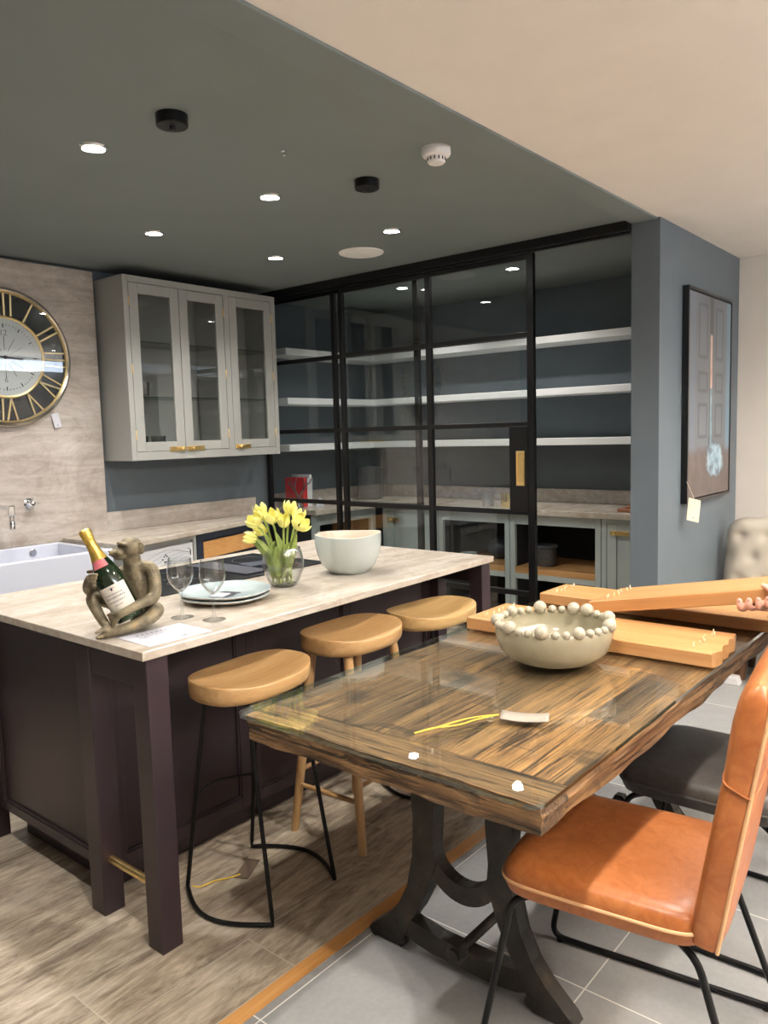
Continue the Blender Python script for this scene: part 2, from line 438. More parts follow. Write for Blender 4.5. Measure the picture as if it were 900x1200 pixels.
# floors
def floor_planks():
    t = NT('wood_look_tile'); g = t.add('ShaderNodeNewGeometry'); sp = t.add('ShaderNodeSeparateXYZ'); t.link(g.outputs['Position'], sp.inputs[0])
    X, Y = sp.outputs[0], sp.outputs[1]; Wd, L = 0.2, 1.2
    ry = t.math('DIVIDE', t.math('SUBTRACT', Y, 1.56), Wd); row = t.math('FLOOR', ry)
    xs = t.math('DIVIDE', t.math('ADD', t.math('SUBTRACT', X, 1.43), t.math('MULTIPLY', row, 0.45)), L); col_i = t.math('FLOOR', xs)
    fy = t.math('FRACT', ry); fx = t.math('FRACT', xs)
    gy = t.math('LESS_THAN', t.math('MINIMUM', fy, t.math('SUBTRACT', 1.0, fy)), 0.008)
    gx = t.math('LESS_THAN', t.math('MINIMUM', fx, t.math('SUBTRACT', 1.0, fx)), 0.0015)
    grout = t.math('MAXIMUM', gy, gx)
    cm = t.add('ShaderNodeCombineXYZ'); t.link(row, cm.inputs[0]); t.link(col_i, cm.inputs[1])
    wn = t.add('ShaderNodeTexWhiteNoise', noise_dimensions='3D'); t.link(cm.outputs[0], wn.inputs['Vector'])
    # grain, shifted for each plank
    mp = t.add('ShaderNodeVectorMath', operation='MULTIPLY_ADD'); mp.inputs[1].default_value = (1.0, 4.5, 1.0)
    t.link(g.outputs['Position'], mp.inputs[0]); t.link(wn.outputs['Color'], mp.inputs[2])
    sc = t.add('ShaderNodeVectorMath', operation='ADD'); m5 = t.add('ShaderNodeVectorMath', operation='SCALE'); m5.inputs['Scale'].default_value = 20
    t.link(wn.outputs['Color'], m5.inputs[0]); t.link(mp.outputs[0], sc.inputs[0]); t.link(m5.outputs[0], sc.inputs[1])
    n1 = t.noise(sc.outputs[0], 2.6, 9, 0.66, 1.3); n2 = t.noise(sc.outputs[0], 11, 7, 0.7, 0.6)
    c = t.ramp(n1, [(0.34, srgb(98, 84, 69)), (0.45, srgb(150, 134, 114)), (0.54, srgb(184, 170, 149)), (0.66, srgb(210, 199, 182))])
    c = t.mix(0.4, c, t.ramp(n2, [(0.36, srgb(96, 84, 70)), (0.64, srgb(212, 201, 184))]))
    c = t.mix(0.4, c, t.ramp(wn.outputs['Value'], [(0, (0.72, 0.70, 0.68, 1)), (1, (1.1, 1.08, 1.05, 1))]), 'MULTIPLY')
    c = t.mix(grout, c, srgb(186, 178, 166))
    t.set(Base_Color=c, Roughness=0.42); MAT['wood_look_tile'] = t.m
    t = NT('grey_tile'); g = t.add('ShaderNodeNewGeometry'); sp = t.add('ShaderNodeSeparateXYZ'); t.link(g.outputs['Position'], sp.inputs[0])
    X, Y = sp.outputs[0], sp.outputs[1]; S = 0.61
    fx0 = t.math('DIVIDE', t.math('SUBTRACT', X, 1.23), S); fy0 = t.math('DIVIDE', t.math('SUBTRACT', Y, 0.87), S)
    fx = t.math('FRACT', fx0); fy = t.math('FRACT', fy0)
    d = t.math('MINIMUM', t.math('MINIMUM', fx, t.math('SUBTRACT', 1.0, fx)), t.math('MINIMUM', fy, t.math('SUBTRACT', 1.0, fy)))
    grout = t.math('LESS_THAN', d, 0.0035)
    n1 = t.noise(g.outputs['Position'], 2.4, 7, 0.6, 0.5); n2 = t.noise(g.outputs['Position'], 60, 4)
    c = t.ramp(n1, [(0.3, srgb(128, 129, 129)), (0.7, srgb(152, 152, 150))])
    c = t.mix(0.1, c, t.ramp(n2, [(0.3, srgb(120, 120, 118)), (0.7, srgb(190, 189, 186))]))
    c = t.mix(grout, c, srgb(222, 220, 214))
    t.set(Base_Color=c, Roughness=0.38); MAT['grey_tile'] = t.m
floor_planks()
# painted canvas: two tall door leaves, a light gap and a crumpled cloth (object space: x across, z up, 0.8 x 1.19)
def canvas():
    t = NT('canvas_picture'); tc = t.add('ShaderNodeTexCoord'); sp = t.add('ShaderNodeSeparateXYZ'); t.link(tc.outputs['Object'], sp.inputs[0])
    U = t.math('ADD', t.math('DIVIDE', sp.outputs[0], 0.796), 0.5); V = t.math('ADD', t.math('DIVIDE', sp.outputs[2], 1.192), 0.5)
    nz = t.noise(t.coord('Object', (1, 1, 1)), 9, 6, 0.62, 0.6); nb = t.noise(t.coord('Object', (1, 1, 1)), 2.4, 4)
    def step(x, a, w):
        m = t.add('ShaderNodeMapRange', interpolation_type='SMOOTHSTEP'); m.inputs['From Min'].default_value = a-w; m.inputs['From Max'].default_value = a+w
        t.link(x, m.inputs['Value']); return m.outputs[0]
    def band(x, a, b, w): return t.math('MULTIPLY', step(x, a, w), t.math('SUBTRACT', 1.0, step(x, b, w)))
    def box(a, b, c, d, w): return t.math('MULTIPLY', band(U, a, b, w), band(V, c, d, w*0.7))
    col = t.ramp(nb, [(0.3, srgb(84, 80, 84)), (0.7, srgb(104, 102, 106))])
    col = t.mix(t.math('MULTIPLY', band(U, 0.0, 0.20, 0.06), 0.5), col, srgb(108, 124, 140))
    col = t.mix(t.math('MULTIPLY', band(U, 0.86, 1.0, 0.03), 0.8), col, srgb(104, 134, 152))
    col = t.mix(t.math('MULTIPLY', t.math('MAXIMUM', box(0.16, 0.47, 0.26, 1.0, 0.012), box(0.55, 0.84, 0.26, 1.0, 0.012)), 0.85), col, t.ramp(nb, [(0.3, srgb(88, 92, 98)), (0.7, srgb(106, 114, 120))]))
    dark = None
    for (a, b) in ((0.22, 0.43), (0.60, 0.79)):
        for (c, d) in ((0.68, 0.94), (0.52, 0.62), (0.30, 0.47)):
            o_ = box(a, b, c, d, 0.008); i_ = box(a+0.03, b-0.03, c+0.016, d-0.016, 0.008)
            k = t.math('SUBTRACT', o_, i_); dark = k if dark is None else t.math('MAXIMUM', dark, k)
    col = t.mix(t.math('MULTIPLY', dark, 0.55), col, srgb(60, 60, 66))
    col = t.mix(t.math('MULTIPLY', box(0.47, 0.55, 0.26, 1.0, 0.008), 0.8), col, srgb(62, 56, 58))
    col = t.mix(t.math('SUBTRACT', 1.0, step(V, 0.24, 0.03)), col, t.ramp(nz, [(0.3, srgb(78, 68, 66)), (0.7, srgb(98, 88, 84))]))
    col = t.mix(box(0.485, 0.535, 0.54, 0.80, 0.012), col, t.ramp(nz, [(0.35, srgb(180, 140, 120)), (0.65, srgb(206, 184, 172))]))
    col = t.mix(box(0.49, 0.54, 0.24, 0.54, 0.014), col, t.ramp(nz, [(0.35, srgb(92, 120, 134)), (0.65, srgb(134, 160, 170))]))
    du = t.math('DIVIDE', t.math('SUBTRACT', U, 0.62), 0.22); dv = t.math('DIVIDE', t.math('SUBTRACT', V, 0.19), 0.085)
    rr = t.math('ADD', t.math('ADD', t.math('MULTIPLY', du, du), t.math('MULTIPLY', dv, dv)), t.math('MULTIPLY', t.math('SUBTRACT', nz, 0.5), 2.6))
    col = t.mix(t.math('SUBTRACT', 1.0, step(rr, 0.85, 0.2)), col, t.ramp(nz, [(0.36, srgb(84, 96, 108)), (0.5, srgb(134, 160, 174)), (0.62, srgb(166, 186, 194))]))
    t.set(Base_Color=col, Roughness=0.4); MAT['canvas_picture'] = t.m
canvas()
M = MAT
# ================================================================== SETTING
def slab(name, mat, *b, bev=0.0):
    return struct(MB().box(*b).build(name, M[mat], bevel=bev))
slab('floor', 'wood_look_tile', -3, 5.5, 1.555, 4.85, -0.08, 0)
slab('floor.001', 'grey_tile', -3, 9.6, -4, 1.507, -0.08, 0)
slab('trim_1', 'oak_trim', -3, 4.1, 1.507, 1.555, -0.08, 0.003)
slab('ceiling', 'ceiling_paint', -3, 5.5, 1.66, 4.85, CEIL+0.006, CEIL+0.12)
slab('trim_2', 'ceiling_paint', -3, 4.08, 1.525, 1.66, CEIL-0.006, CEIL+0.12, bev=0.003)
slab('ceiling.001', 'cream_paint', -3, 9.6, -4, 1.525, CEIL+0.004, CEIL+0.12)
slab('wall_back', 'grey_blue_paint', -3, 4.14, 4.57, 4.70, 0, CEIL+0.01)
slab('wall_pantry_side', 'grey_blue_paint', 4.0, 5.5, 4.70, 4.85, 0, CEIL+0.01)
slab('wall_pantry_back', 'grey_blue_paint', 5.5, 5.62, 1.51, 4.85, 0, CEIL+0.01)
slab('wall_right', 'grey_blue_paint', 4.08, 5.5, 1.51, 1.66, 0, CEIL+0.004)
slab('wall_far', 'pale_wall_paint', 5.47, 5.62, 0.55, 1.51, 0, CEIL+0.01)
slab('wall_far_end', 'cream_paint', 9.5, 9.6, -4, 1.66, 0, CEIL+0.01)
slab('wall_side', 'cream_paint', 5.62, 9.6, 1.51, 1.66, 0, CEIL+0.01)
slab('wall_left', 'cream_paint', -3.1, -3, -4, 4.7, 0, CEIL+0.01)
slab('wall_rear', 'cream_paint', -3.1, 9.6, -4.1, -4, 0, CEIL+0.01)

# marble panel behind the sink
o = MB().box(0.2, 2.708, 4.525, 4.57, 0.90, CEIL-0.012).build('stone_wall_panel', M['stone_panel'], bevel=0.003)
tag(o, 'tall beige veined stone panel on the back wall behind sink and clock', 'wall panel')

# ------------------------------------------------------------------ downlights
def downlight(x, y, label, w, col=COOL, grp='recessed downlights in the grey ceiling', z=CEIL+0.006):
    t = thing('downlight', label, 'ceiling light', (x, y, z), grp)
    MB().lathe([(0.039, -0.0005), (0.040, -0.006), (0.050, -0.004), (0.053, 0.0), (0.053, 0.002)], (x, y, z), 32).build('trim_ring', M['chrome'], t)
    MB().lathe([(0.0, -0.003), (0.0395, -0.003), (0.0395, 0.001), (0.0, 0.001)], (x, y, z), 32).build('lamp_lens', M['lamp_disc'], t)
    l = bpy.data.lights.new('lamp_light', 'SPOT'); l.energy = w; l.color = col; l.spot_size = R(135); l.spot_blend = 0.75; l.shadow_soft_size = 0.03
    lo = bpy.data.objects.new('lamp_light', l); C.objects.link(lo); lo.parent = t; lo.location = (0, 0, -0.012)
    return t
DL = [(1.633, 2.67, 'lit round downlight in grey ceiling, nearest to the dark round ceiling rose'),
      (2.478, 2.66, 'lit downlight in grey ceiling, midway between the two dark ceiling roses'),
      (2.479, 3.54, 'lit downlight in grey ceiling close above the stone wall panel corner'),
      (3.325, 2.65, 'lit downlight in grey ceiling right beside the round white speaker'),
      (3.315, 3.53, 'lit downlight in grey ceiling above the glazed wall cabinet'),
      (1.633, 3.54, 'lit downlight in grey ceiling over the white sink'),
      (0.79, 2.67, 'lit downlight in grey ceiling over the near end of the kitchen')]
for x, y, lb in DL: downlight(x, y, lb, KITCHEN_W)
downlight(4.65, 2.70, 'lit downlight in the pantry ceiling behind the sliding glass door', PANTRY_W, grp='pantry downlights')
downlight(4.65, 3.62, 'lit downlight in the pantry ceiling behind the fixed glass panel', PANTRY_W, grp='pantry downlights')
for i, (x, y) in enumerate(((0.75, 0.60), (2.05, 0.62), (3.35, 0.55), (4.7, 0.2), (2.6, -1.8))):
    downlight(x, y, 'showroom downlight in the cream ceiling', SHOW_W, WARM, 'showroom downlights in the cream ceiling', CEIL+0.004)
# long linear lamp of the showroom (reflected in clock and cabinet glass)
t = thing('linear_ceiling_lamp', 'long linear white lamp under the cream ceiling', 'ceiling light', (2.6, -0.75, CEIL))
MB().box(0.2, 9.0, -0.80, -0.70, CEIL-0.03, CEIL+0.004, 0.004).build('lamp_housing', M['white_plastic'], t)
MB().box(0.22, 8.98, -0.80, -0.70, CEIL-0.15, CEIL-0.03).build('diffuser', M['linear_disc'], t)
l = bpy.data.lights.new('lamp_light', 'AREA'); l.shape = 'RECTANGLE'; l.size = 4.7; l.size_y = 0.1; l.energy = LINEAR_W; l.color = (0.9, 0.95, 1.0)
lo = bpy.data.objects.new('lamp_light', l); C.objects.link(lo); lo.parent = t; lo.location = (0, 0, -0.16)

def uplighter(x, y, label):  # invented lamp, added out of view to brighten the cream ceiling
    t = thing('added_uplighter', label, 'added fill lamp', (x, y, 0), 'added unseen uplighters brightening the cream ceiling')
    MB().lathe([(0, 0), (0.14, 0), (0.14, 0.015), (0.02, 0.03), (0, 0.03)], (x, y, 0), 32).build('base', M['black_metal'], t)
    MB().cyl((x, y, 0.02), (x, y, 1.72), 0.012, seg=14).build('pole', M['black_metal'], t)
    MB().lathe([(0, 1.70), (0.03, 1.70), (0.12, 1.75), (0.17, 1.83), (0.165, 1.83), (0.115, 1.757), (0.03, 1.71), (0, 1.71)], (x, y, 0), 32).build('shade', M['black_metal'], t)
    l = bpy.data.lights.new('lamp_light', 'SPOT'); l.energy = ADDED_UPLIGHT_W; l.color = WARM; l.spot_size = R(150); l.spot_blend = 0.8; l.shadow_soft_size = 0.06
    lo = bpy.data.objects.new('lamp_light', l); C.objects.link(lo); lo.parent = t; lo.location = (0, 0, 1.80); lo.rotation_euler = (PI, 0, 0)
uplighter(1.0, -1.5, 'added unseen black floor uplighter brightening the cream ceiling, near the viewer')
uplighter(4.3, -1.5, 'added unseen black floor uplighter brightening the cream ceiling, by the far cream wall')
uplighter(2.65, -1.5, 'added unseen black floor uplighter brightening the cream ceiling, between the two others')

# ------------------------------------------------------------------ ceiling fittings
def rose(x, y, label):
    t = thing('ceiling_rose', label, 'ceiling rose', (x, y, CEIL+0.006), 'dark pendant roses without lamps')
    MB().lathe([(0, 0), (0.052, 0), (0.052, -0.034), (0.049, -0.037), (0, -0.037)], (x, y, CEIL+0.006), 36).build('canopy', M['black_metal'], t)
    MB().lathe([(0, -0.036), (0.009, -0.037), (0.008, -0.048), (0, -0.049)], (x, y, CEIL+0.006), 16).build('cord_grip', M['black_steel'], t)
rose(1.653, 2.227, 'dark round ceiling rose nearest the viewer, beside the brightest downlight')
rose(2.607, 2.204, 'smaller dark round ceiling rose between smoke detector and white speaker')
t = thing('smoke_detector', 'white round smoke detector on the grey ceiling near the cream edge', 'smoke detector', (2.506, 1.775, CEIL+0.006))
MB().lathe([(0, 0), (0.054, 0), (0.055, -0.022), (0.05, -0.03), (0.036, -0.033), (0.036, -0.034), (0, -0.034)], (2.506, 1.775, CEIL+0.006), 40).build('housing', M['white_plastic'], t)
MB().lathe([(0.036, -0.032), (0.034, -0.05), (0.028, -0.056), (0.0, -0.057)], (2.506, 1.775, CEIL+0.006), 32).build('sensor_head', M['white_plastic'], t)
b = MB()
for k in range(14):
    a = 2*PI*k/14; rt_ = Euler((0, 0, a)).to_matrix()
    b.obox(Vector((2.506, 1.775, CEIL-0.036)) + rt_ @ Vector((0.0348, 0, 0)), (0.003, 0.005, 0.012), rt_)
b.build('vents', M['slot_dark'], t)
t = thing('ceiling_speaker', 'flat white round speaker grille in the grey ceiling by the glass partition', 'speaker', (3.58, 3.086, CEIL+0.006))
MB().lathe([(0, -0.006), (0.118, -0.006), (0.122, -0.005), (0.122, 0), (0, 0)], (3.58, 3.086, CEIL+0.006), 48).build('grille', M['speaker_cloth'], t)
MB().lathe([(0.122, -0.003), (0.123, -0.008), (0.130, -0.006), (0.132, 0.0)], (3.58, 3.086, CEIL+0.006), 48).build('rim', M['white_plastic'], t)
o = MB().lathe([(0, 0), (0.012, 0), (0.012, -0.003), (0.004, -0.005), (0.0045, -0.018), (0, -0.02)], (2.13, 2.2, CEIL+0.006), 14).build('ceiling_hook', M['chrome'])
tag(o, 'tiny metal hook plate on the grey ceiling between roses and smoke detector', 'hook')

# ================================================================== GLAZED PARTITION (x = 4.1)
ROWS = [2.04, 1.53, 1.015, 0.53]
o = MB().box(4.03, 4.145, 1.66, 4.57, 2.505, CEIL+0.006).box(4.05, 4.07, 1.66, 4.57, 2.49, 2.506).build('door_track', M['black_steel'], bevel=0.003)
tag(o, 'long black steel sliding door track under the grey ceiling', 'door track')
def steel_panel(name, label, x0, x1, ys, y0, y1, ztop, rows, glass_name='glass_pane', lock=False, cat='glass panel'):
    """steel framed glazing: stiles at ys (centre, half width)"""
    t = thing(name, label, cat, ((x0+x1)/2, (y0+y1)/2, 0.0))
    f = MB()
    for yc, hw in ys: f.box(x0, x1, yc-hw, yc+hw, 0.012, ztop)
    f.build('stile', M['black_steel'], t, bevel=0.002)
    f = MB()
    for z in [0.035, ztop-0.017] + list(rows):
        hz = 0.023 if z < 0.1 else 0.015
        f.box(x0+0.002, x1-0.002, y0, y1, z-hz, z+hz)
    f.build('glazing_bar', M['black_steel'], t, bevel=0.002)
    xm = (x0+x1)/2; yss = sorted(ys)
    zs = [0.058] + [z for z in sorted(rows)] + [ztop-0.03]
    for (ya, ha), (yb, hb) in zip(yss, yss[1:]):
        for za, zb in zip(zs, zs[1:]):
            ya0 = ya
            if lock and ya == yss[0][0] and abs(za-1.015) < .02: ya0 = 2.385
            MB().box(xm-0.002, xm+0.002, ya0, yb, za, zb).build(glass_name, M['pane_glass'], t)
    return t
steel_panel('fixed_glass_panel', 'black steel framed fixed glass panel beside the wall cabinet, behind the sliding door', 4.10, 4.13,
            [(4.535, 0.018), (3.82, 0.017), (3.095, 0.019)], 3.076, 4.553, 2.502, ROWS)
sd = steel_panel('sliding_glass_door', 'black steel framed sliding glass door with brass pull before the pantry', 4.055, 4.085,
            [(3.705, 0.018), (2.965, 0.019), (2.245, 0.022)], 2.223, 3.723, 2.49, ROWS, lock=True, cat='door')
MB().box(4.05, 4.09, 2.262, 2.385, 1.02, 1.52).build('lock_plate', M['black_steel'], sd, bevel=0.002)
hd = MB().box(4.046, 4.052, 2.283, 2.335, 1.172, 1.375).build('pull_handle', M['brass'], sd, bevel=0.002)
b = MB()
b.box(4.040, 4.047, 2.283, 2.291, 1.172, 1.375).box(4.040, 4.047, 2.327, 2.335, 1.172, 1.375).box(4.040, 4.047, 2.29, 2.328, 1.172, 1.186).box(4.040, 4.047, 2.29, 2.328, 1.361, 1.375)
b.build('handle_rim', M['brass'], hd, bevel=0.0015)

# ================================================================== PANTRY
for z, lb in ((2.165, 'top'), (1.79, 'middle'), (1.43, 'lowest')):
    pts = [(5.5, 1.66), (5.5, 4.70), (4.20, 4.70), (4.20, 4.40), (5.20, 4.40), (5.20, 1.66)]
    o = MB().prism(pts, 0.05, (0, 0, z-0.05)).build('floating_shelf', M['shelf_white'], bevel=0.003)
    tag(o, '%s of three long white L-shaped pantry wall shelves' % lb, 'shelf', 'white pantry wall shelves')
pts = [(5.5, 1.66), (5.5, 4.70), (4.18, 4.70), (4.18, 4.12), (4.87, 4.12), (4.87, 1.66)]
t = thing('pantry_worktop', 'long L-shaped stone worktop along the pantry walls', 'worktop', (5.2, 3.0, 0.90))
MB().prism(pts, 0.04, (0, 0, 0.90)).build('slab', M['stone_top'], t, bevel=0.003)
MB().box(5.478, 5.5, 1.66, 4.70, 0.94, 1.04).box(4.18, 5.48, 4.678, 4.70, 0.94, 1.04).build('upstand', M['stone_panel'], t, bevel=0.002)
XF = 4.93
def open_unit(y0, y1, label):
    t = thing('open_pantry_cabinet', label, 'cabinet', (5.2, (y0+y1)/2, 0), 'pale grey open pantry base cabinets')
    f = MB()
    f.box(XF, XF+0.03, y0, y0+0.04, 0, 0.90).box(XF, XF+0.03, y1-0.04, y1, 0, 0.90)
    f.box(XF, XF+0.03, y0+0.04, y1-0.04, 0.825, 0.90).box(XF, XF+0.03, y0+0.04, y1-0.04, 0.43, 0.47)
    f.box(XF, XF+0.03, y0+0.04, y1-0.04, 0.06, 0.10)
    f.build('face_frame', M['pantry_grey'], t, bevel=0.002)
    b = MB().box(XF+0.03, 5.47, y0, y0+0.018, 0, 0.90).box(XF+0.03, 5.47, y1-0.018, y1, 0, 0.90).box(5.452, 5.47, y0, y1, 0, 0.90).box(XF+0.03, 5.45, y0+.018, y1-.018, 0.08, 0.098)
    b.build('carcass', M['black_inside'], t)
    MB().box(XF-0.002, 5.45, y0+0.04, y1-0.04, 0.47, 0.515).build('shelf_board', M['shelf_oak'], t, bevel=0.003)
    return t
def shaker_door(mb_parent, face, a0, a1, z0, z1, st, mat, axis, out, th=0.022, name='door'):
    """a framed door with a recessed panel; axis 'y': front looks along -x at x=face, axis 'x': looks along -y at y=face"""
    b = MB()
    def bx(u0, u1, w0, w1, d0, d1):
        if axis == 'y': b.box(face+d0*1.0, face+d1, u0, u1, w0, w1)
        else: b.box(u0, u1, face+d0, face+d1, w0, w1)
    bx(a0, a0+st, z0, z1, 0, th); bx(a1-st, a1, z0, z1, 0, th); bx(a0+st, a1-st, z0, z0+st, 0, th); bx(a0+st, a1-st, z1-st, z1, 0, th)
    bx(a0+st, a1-st, z0+st, z1-st, 0.010, th)
    return b.build(name, M[mat], mb_parent, bevel=0.002)
def door_unit(y0, y1, label):
    t = thing('pantry_cupboard', label, 'cabinet', (5.2, (y0+y1)/2, 0), 'pale grey pantry cupboards with doors')
    f = MB().box(XF, XF+0.03, y0, y0+0.035, 0, 0.90).box(XF, XF+0.03, y1-0.035, y1, 0, 0.90).box(XF, XF+0.03, y0+0.035, y1-0.035, 0.865, 0.90).box(XF, XF+0.03, y0+0.035, y1-0.035, 0, 0.11)
    f.build('face_frame', M['pantry_grey'], t, bevel=0.002)
    MB().box(XF+0.03, 5.47, y0, y1, 0.02, 0.89).build('carcass', M['pantry_grey'], t)
    d = shaker_door(t, XF+0.002, y0+0.038, y1-0.038, 0.113, 0.862, 0.065, 'pantry_grey', 'y', -1)
    yh = y1-0.038-0.03
    h = MB().box(XF-0.022, XF-0.016, yh-0.13, yh, 0.79, 0.82).box(XF-0.017, XF+0.003, yh-0.12, yh-0.11, 0.80, 0.81).box(XF-0.017, XF+0.003, yh-0.02, yh-0.01, 0.80, 0.81)
    h.ball((XF-0.024, yh-0.03, 0.805), 0.011, 12, 8)
    h.build('latch_handle', M['brass'], d, bevel=0.001)
    return t
door_unit(1.665, 2.205, 'pale grey pantry cupboard beside the blue-grey wall pier')
open_unit(2.21, 2.905, 'open grey pantry cabinet with oak shelf next to the cupboard by the pier')
open_unit(2.91, 3.54, 'open grey pantry cabinet with oak shelf behind the sliding door')
door_unit(3.545, 4.10, 'pale grey pantry cupboard in the corner behind the overlapping glass panels')
# left run (front looks along -y at y=4.17)
t = thing('open_pantry_cabinet', 'open grey pantry cabinet with oak shelf below the red book', 'cabinet', (4.5, 4.4, 0), 'pale grey open pantry base cabinets')
f = MB().box(4.20, 4.265, 4.17, 4.20, 0, 0.90).box(4.865, 4.925, 4.17, 4.20, 0, 0.90).box(4.265, 4.865, 4.17, 4.20, 0.815, 0.90).box(4.265, 4.865, 4.17, 4.20, 0.43, 0.47)
f.build('face_frame', M['pantry_grey'], t, bevel=0.002)
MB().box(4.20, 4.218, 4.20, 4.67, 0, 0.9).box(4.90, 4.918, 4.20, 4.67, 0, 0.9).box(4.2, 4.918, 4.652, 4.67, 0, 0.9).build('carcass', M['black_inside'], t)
MB().box(4.265, 4.865, 4.168, 4.65, 0.60, 0.645).box(4.265, 4.865, 4.168, 4.65, 0.47, 0.49).build('shelf_board', M['shelf_oak'], t, bevel=0.003)

# pantry contents
def jar(x, y, glass, label, z=0.94, r=0.045, h=0.10):
    t = thing('candle_jar', label, 'candle jar', (x, y, z), 'candle jars on the pantry worktop')
    MB().lathe([(0, 0), (r-0.003, 0), (r, 0.004), (r, h), (r-0.004, h), (r-0.004, 0.008), (0, 0.008)], (x, y, z), 28).build('jar', M[glass], t)
    MB().lathe([(0, 0.0085), (r-0.005, 0.0085), (r-0.005, h*0.66), (0, h*0.66)], (x, y, z), 24).build('candle', M['wax'], t)
jar(4.98, 3.12, 'smoke_glass', 'silvery glass candle jar, the one farther from the brass door pull')
jar(4.98, 2.955, 'gold_glass', 'gold glass candle jar next to the black lock plate')
b = MB().box(4.96, 5.22, 1.72, 2.11, 0.94, 0.962, 0.004)
o = b.build('serving_board', M['board_brown']); tag(o, 'flat brown wooden board on the pantry worktop, lower of the two', 'serving board', 'brown boards on the pantry worktop')
o = MB().box(4.97, 5.20, 1.70, 2.06, 0.962, 0.982, 0.004).build('serving_board', M['board_brown']); tag(o, 'brown wooden board on the pantry worktop lying on another board', 'serving board', 'brown boards on the pantry worktop')
# books and objects on the left worktop
def book(x, y, th, h, d, mat, label, rot=0.0):
    t = thing('book', label, 'book', (x, y, 0.94), 'books standing on the pantry worktop')
    b = MB().box(x, x+0.003, y-d, y, 0.94, 0.94+h).box(x+th-0.003, x+th, y-d, y, 0.94, 0.94+h).box(x, x+th, y-d-0.003, y-d, 0.94, 0.94+h)
    b.build('cover', M[mat], t, bevel=0.001)
    MB().box(x+0.003, x+th-0.003, y-d, y-0.004, 0.945, 0.935+h).build('pages', M['paper'], t)
book(4.345, 4.62, 0.045, 0.23, 0.20, 'red_cover', 'red hardback standing on the pantry worktop, first of the row')
book(4.393, 4.62, 0.022, 0.225, 0.20, 'white_cover', 'white spined book standing directly beside the red hardback')
book(4.418, 4.62, 0.024, 0.25, 0.20, 'white_cover', 'tallest pale book on the pantry worktop, third from the red end')
book(4.445, 4.62, 0.018, 0.22, 0.19, 'grey_cover', 'slim grey book at the far end of the row from the red hardback')
# antler ornament
t = thing('antler_ornament', 'small silver branching antler ornament standing before the red cover', 'ornament', (4.275, 4.40, 0.94))
MB().lathe([(0, 0), (0.04, 0), (0.035, 0.02), (0.014, 0.05), (0.012, 0.08), (0, 0.085)], (4.275, 4.40, 0.94), 20).build('base', M['smoke_vessel'], t)
for s in (-1, 1):
    b = MB()
    P = smooth_path([(4.275, 4.40, 1.01), (4.275+s*0.03, 4.395, 1.06), (4.275+s*0.07, 4.39, 1.10), (4.275+s*0.085, 4.39, 1.17)], 6)
    b.tube(P, [0.008 - 0.005*i/(len(P)-1) for i in range(len(P))], 8)
    b.tube(smooth_path([(4.275+s*0.045, 4.393, 1.075), (4.275+s*0.05, 4.385, 1.12), (4.275+s*0.035, 4.38, 1.17)], 5), [0.005]*10+[0.002], 8)
    b.tube(smooth_path([(4.275+s*0.075, 4.39, 1.115), (4.275+s*0.11, 4.385, 1.13), (4.275+s*0.125, 4.38, 1.16)], 5), [0.005]*10+[0.002], 8)
    b.build('antler', M['smoke_vessel'], t)
o = MB().prism([(0, 0), (0.07, 0), (0.035, 0.07)], 0.03, (4.40, 4.34, 0.94), (1, 0, 0), (0, 0, 1)).build('pyramid_ornament', M['white_ceramic'], bevel=0.003)
tag(o, 'small white triangular ornament before the books in the pantry', 'ornament')
# dark ribbed vase in the pantry corner
o = MB().lathe([(0, 0), (0.105, 0), (0.115, 0.01), (0.115, 0.27), (0.105, 0.275), (0.10, 0.26), (0.10, 0.02), (0, 0.02)], (5.16, 4.42, 0.94), 48,
               fn=lambda p, a, r, h: p*(1+0.018*math.cos(a*14)) if False else Vector((p.x*(1+0.018*math.cos(a*12)), p.y*(1+0.018*math.cos(a*12)), p.z))).build('ribbed_vase', M['smoke_vessel'])
tag(o, 'dark ribbed cylindrical vase in the pantry corner behind the glass', 'vase')
# basket pot on the oak shelf
t = thing('mottled_pot', 'grey mottled round pot on the oak shelf inside the open cabinet', 'pot', (5.08, 2.69, 0.515))
MB().lathe([(0, 0), (0.07, 0), (0.078, 0.02), (0.08, 0.10), (0.074, 0.145), (0.068, 0.145), (0.07, 0.10), (0.07, 0.02), (0, 0.02)], (5.08, 2.69, 0.515), 32).build('body', M['smoke_vessel'], t)
MB().lathe([(0.080, 0.128), (0.084, 0.135), (0.080, 0.150), (0.070, 0.152), (0.068, 0.14)], (5.08, 2.69, 0.515), 32).build('rim', M['charcoal_cloth'], t)
o = MB().ball((5.2, 3.14, 0.60), 0.085, 20, 12, (1.2, 1.3, 1.0)).build('dark_cushion', M['navy_paint']); tag(o, 'dark blue rounded bundle on the oak shelf behind the sliding door', 'cushion')
o = MB().lathe([(0, 0), (0.05, 0), (0.06, 0.03), (0.065, 0.05), (0.06, 0.05), (0.05, 0.012), (0, 0.012)], (5.05, 3.34, 0.515), 28).build('small_bowl', M['stoneware_grey']); tag(o, 'small pale bowl on the oak shelf beside the dark bundle', 'bowl')

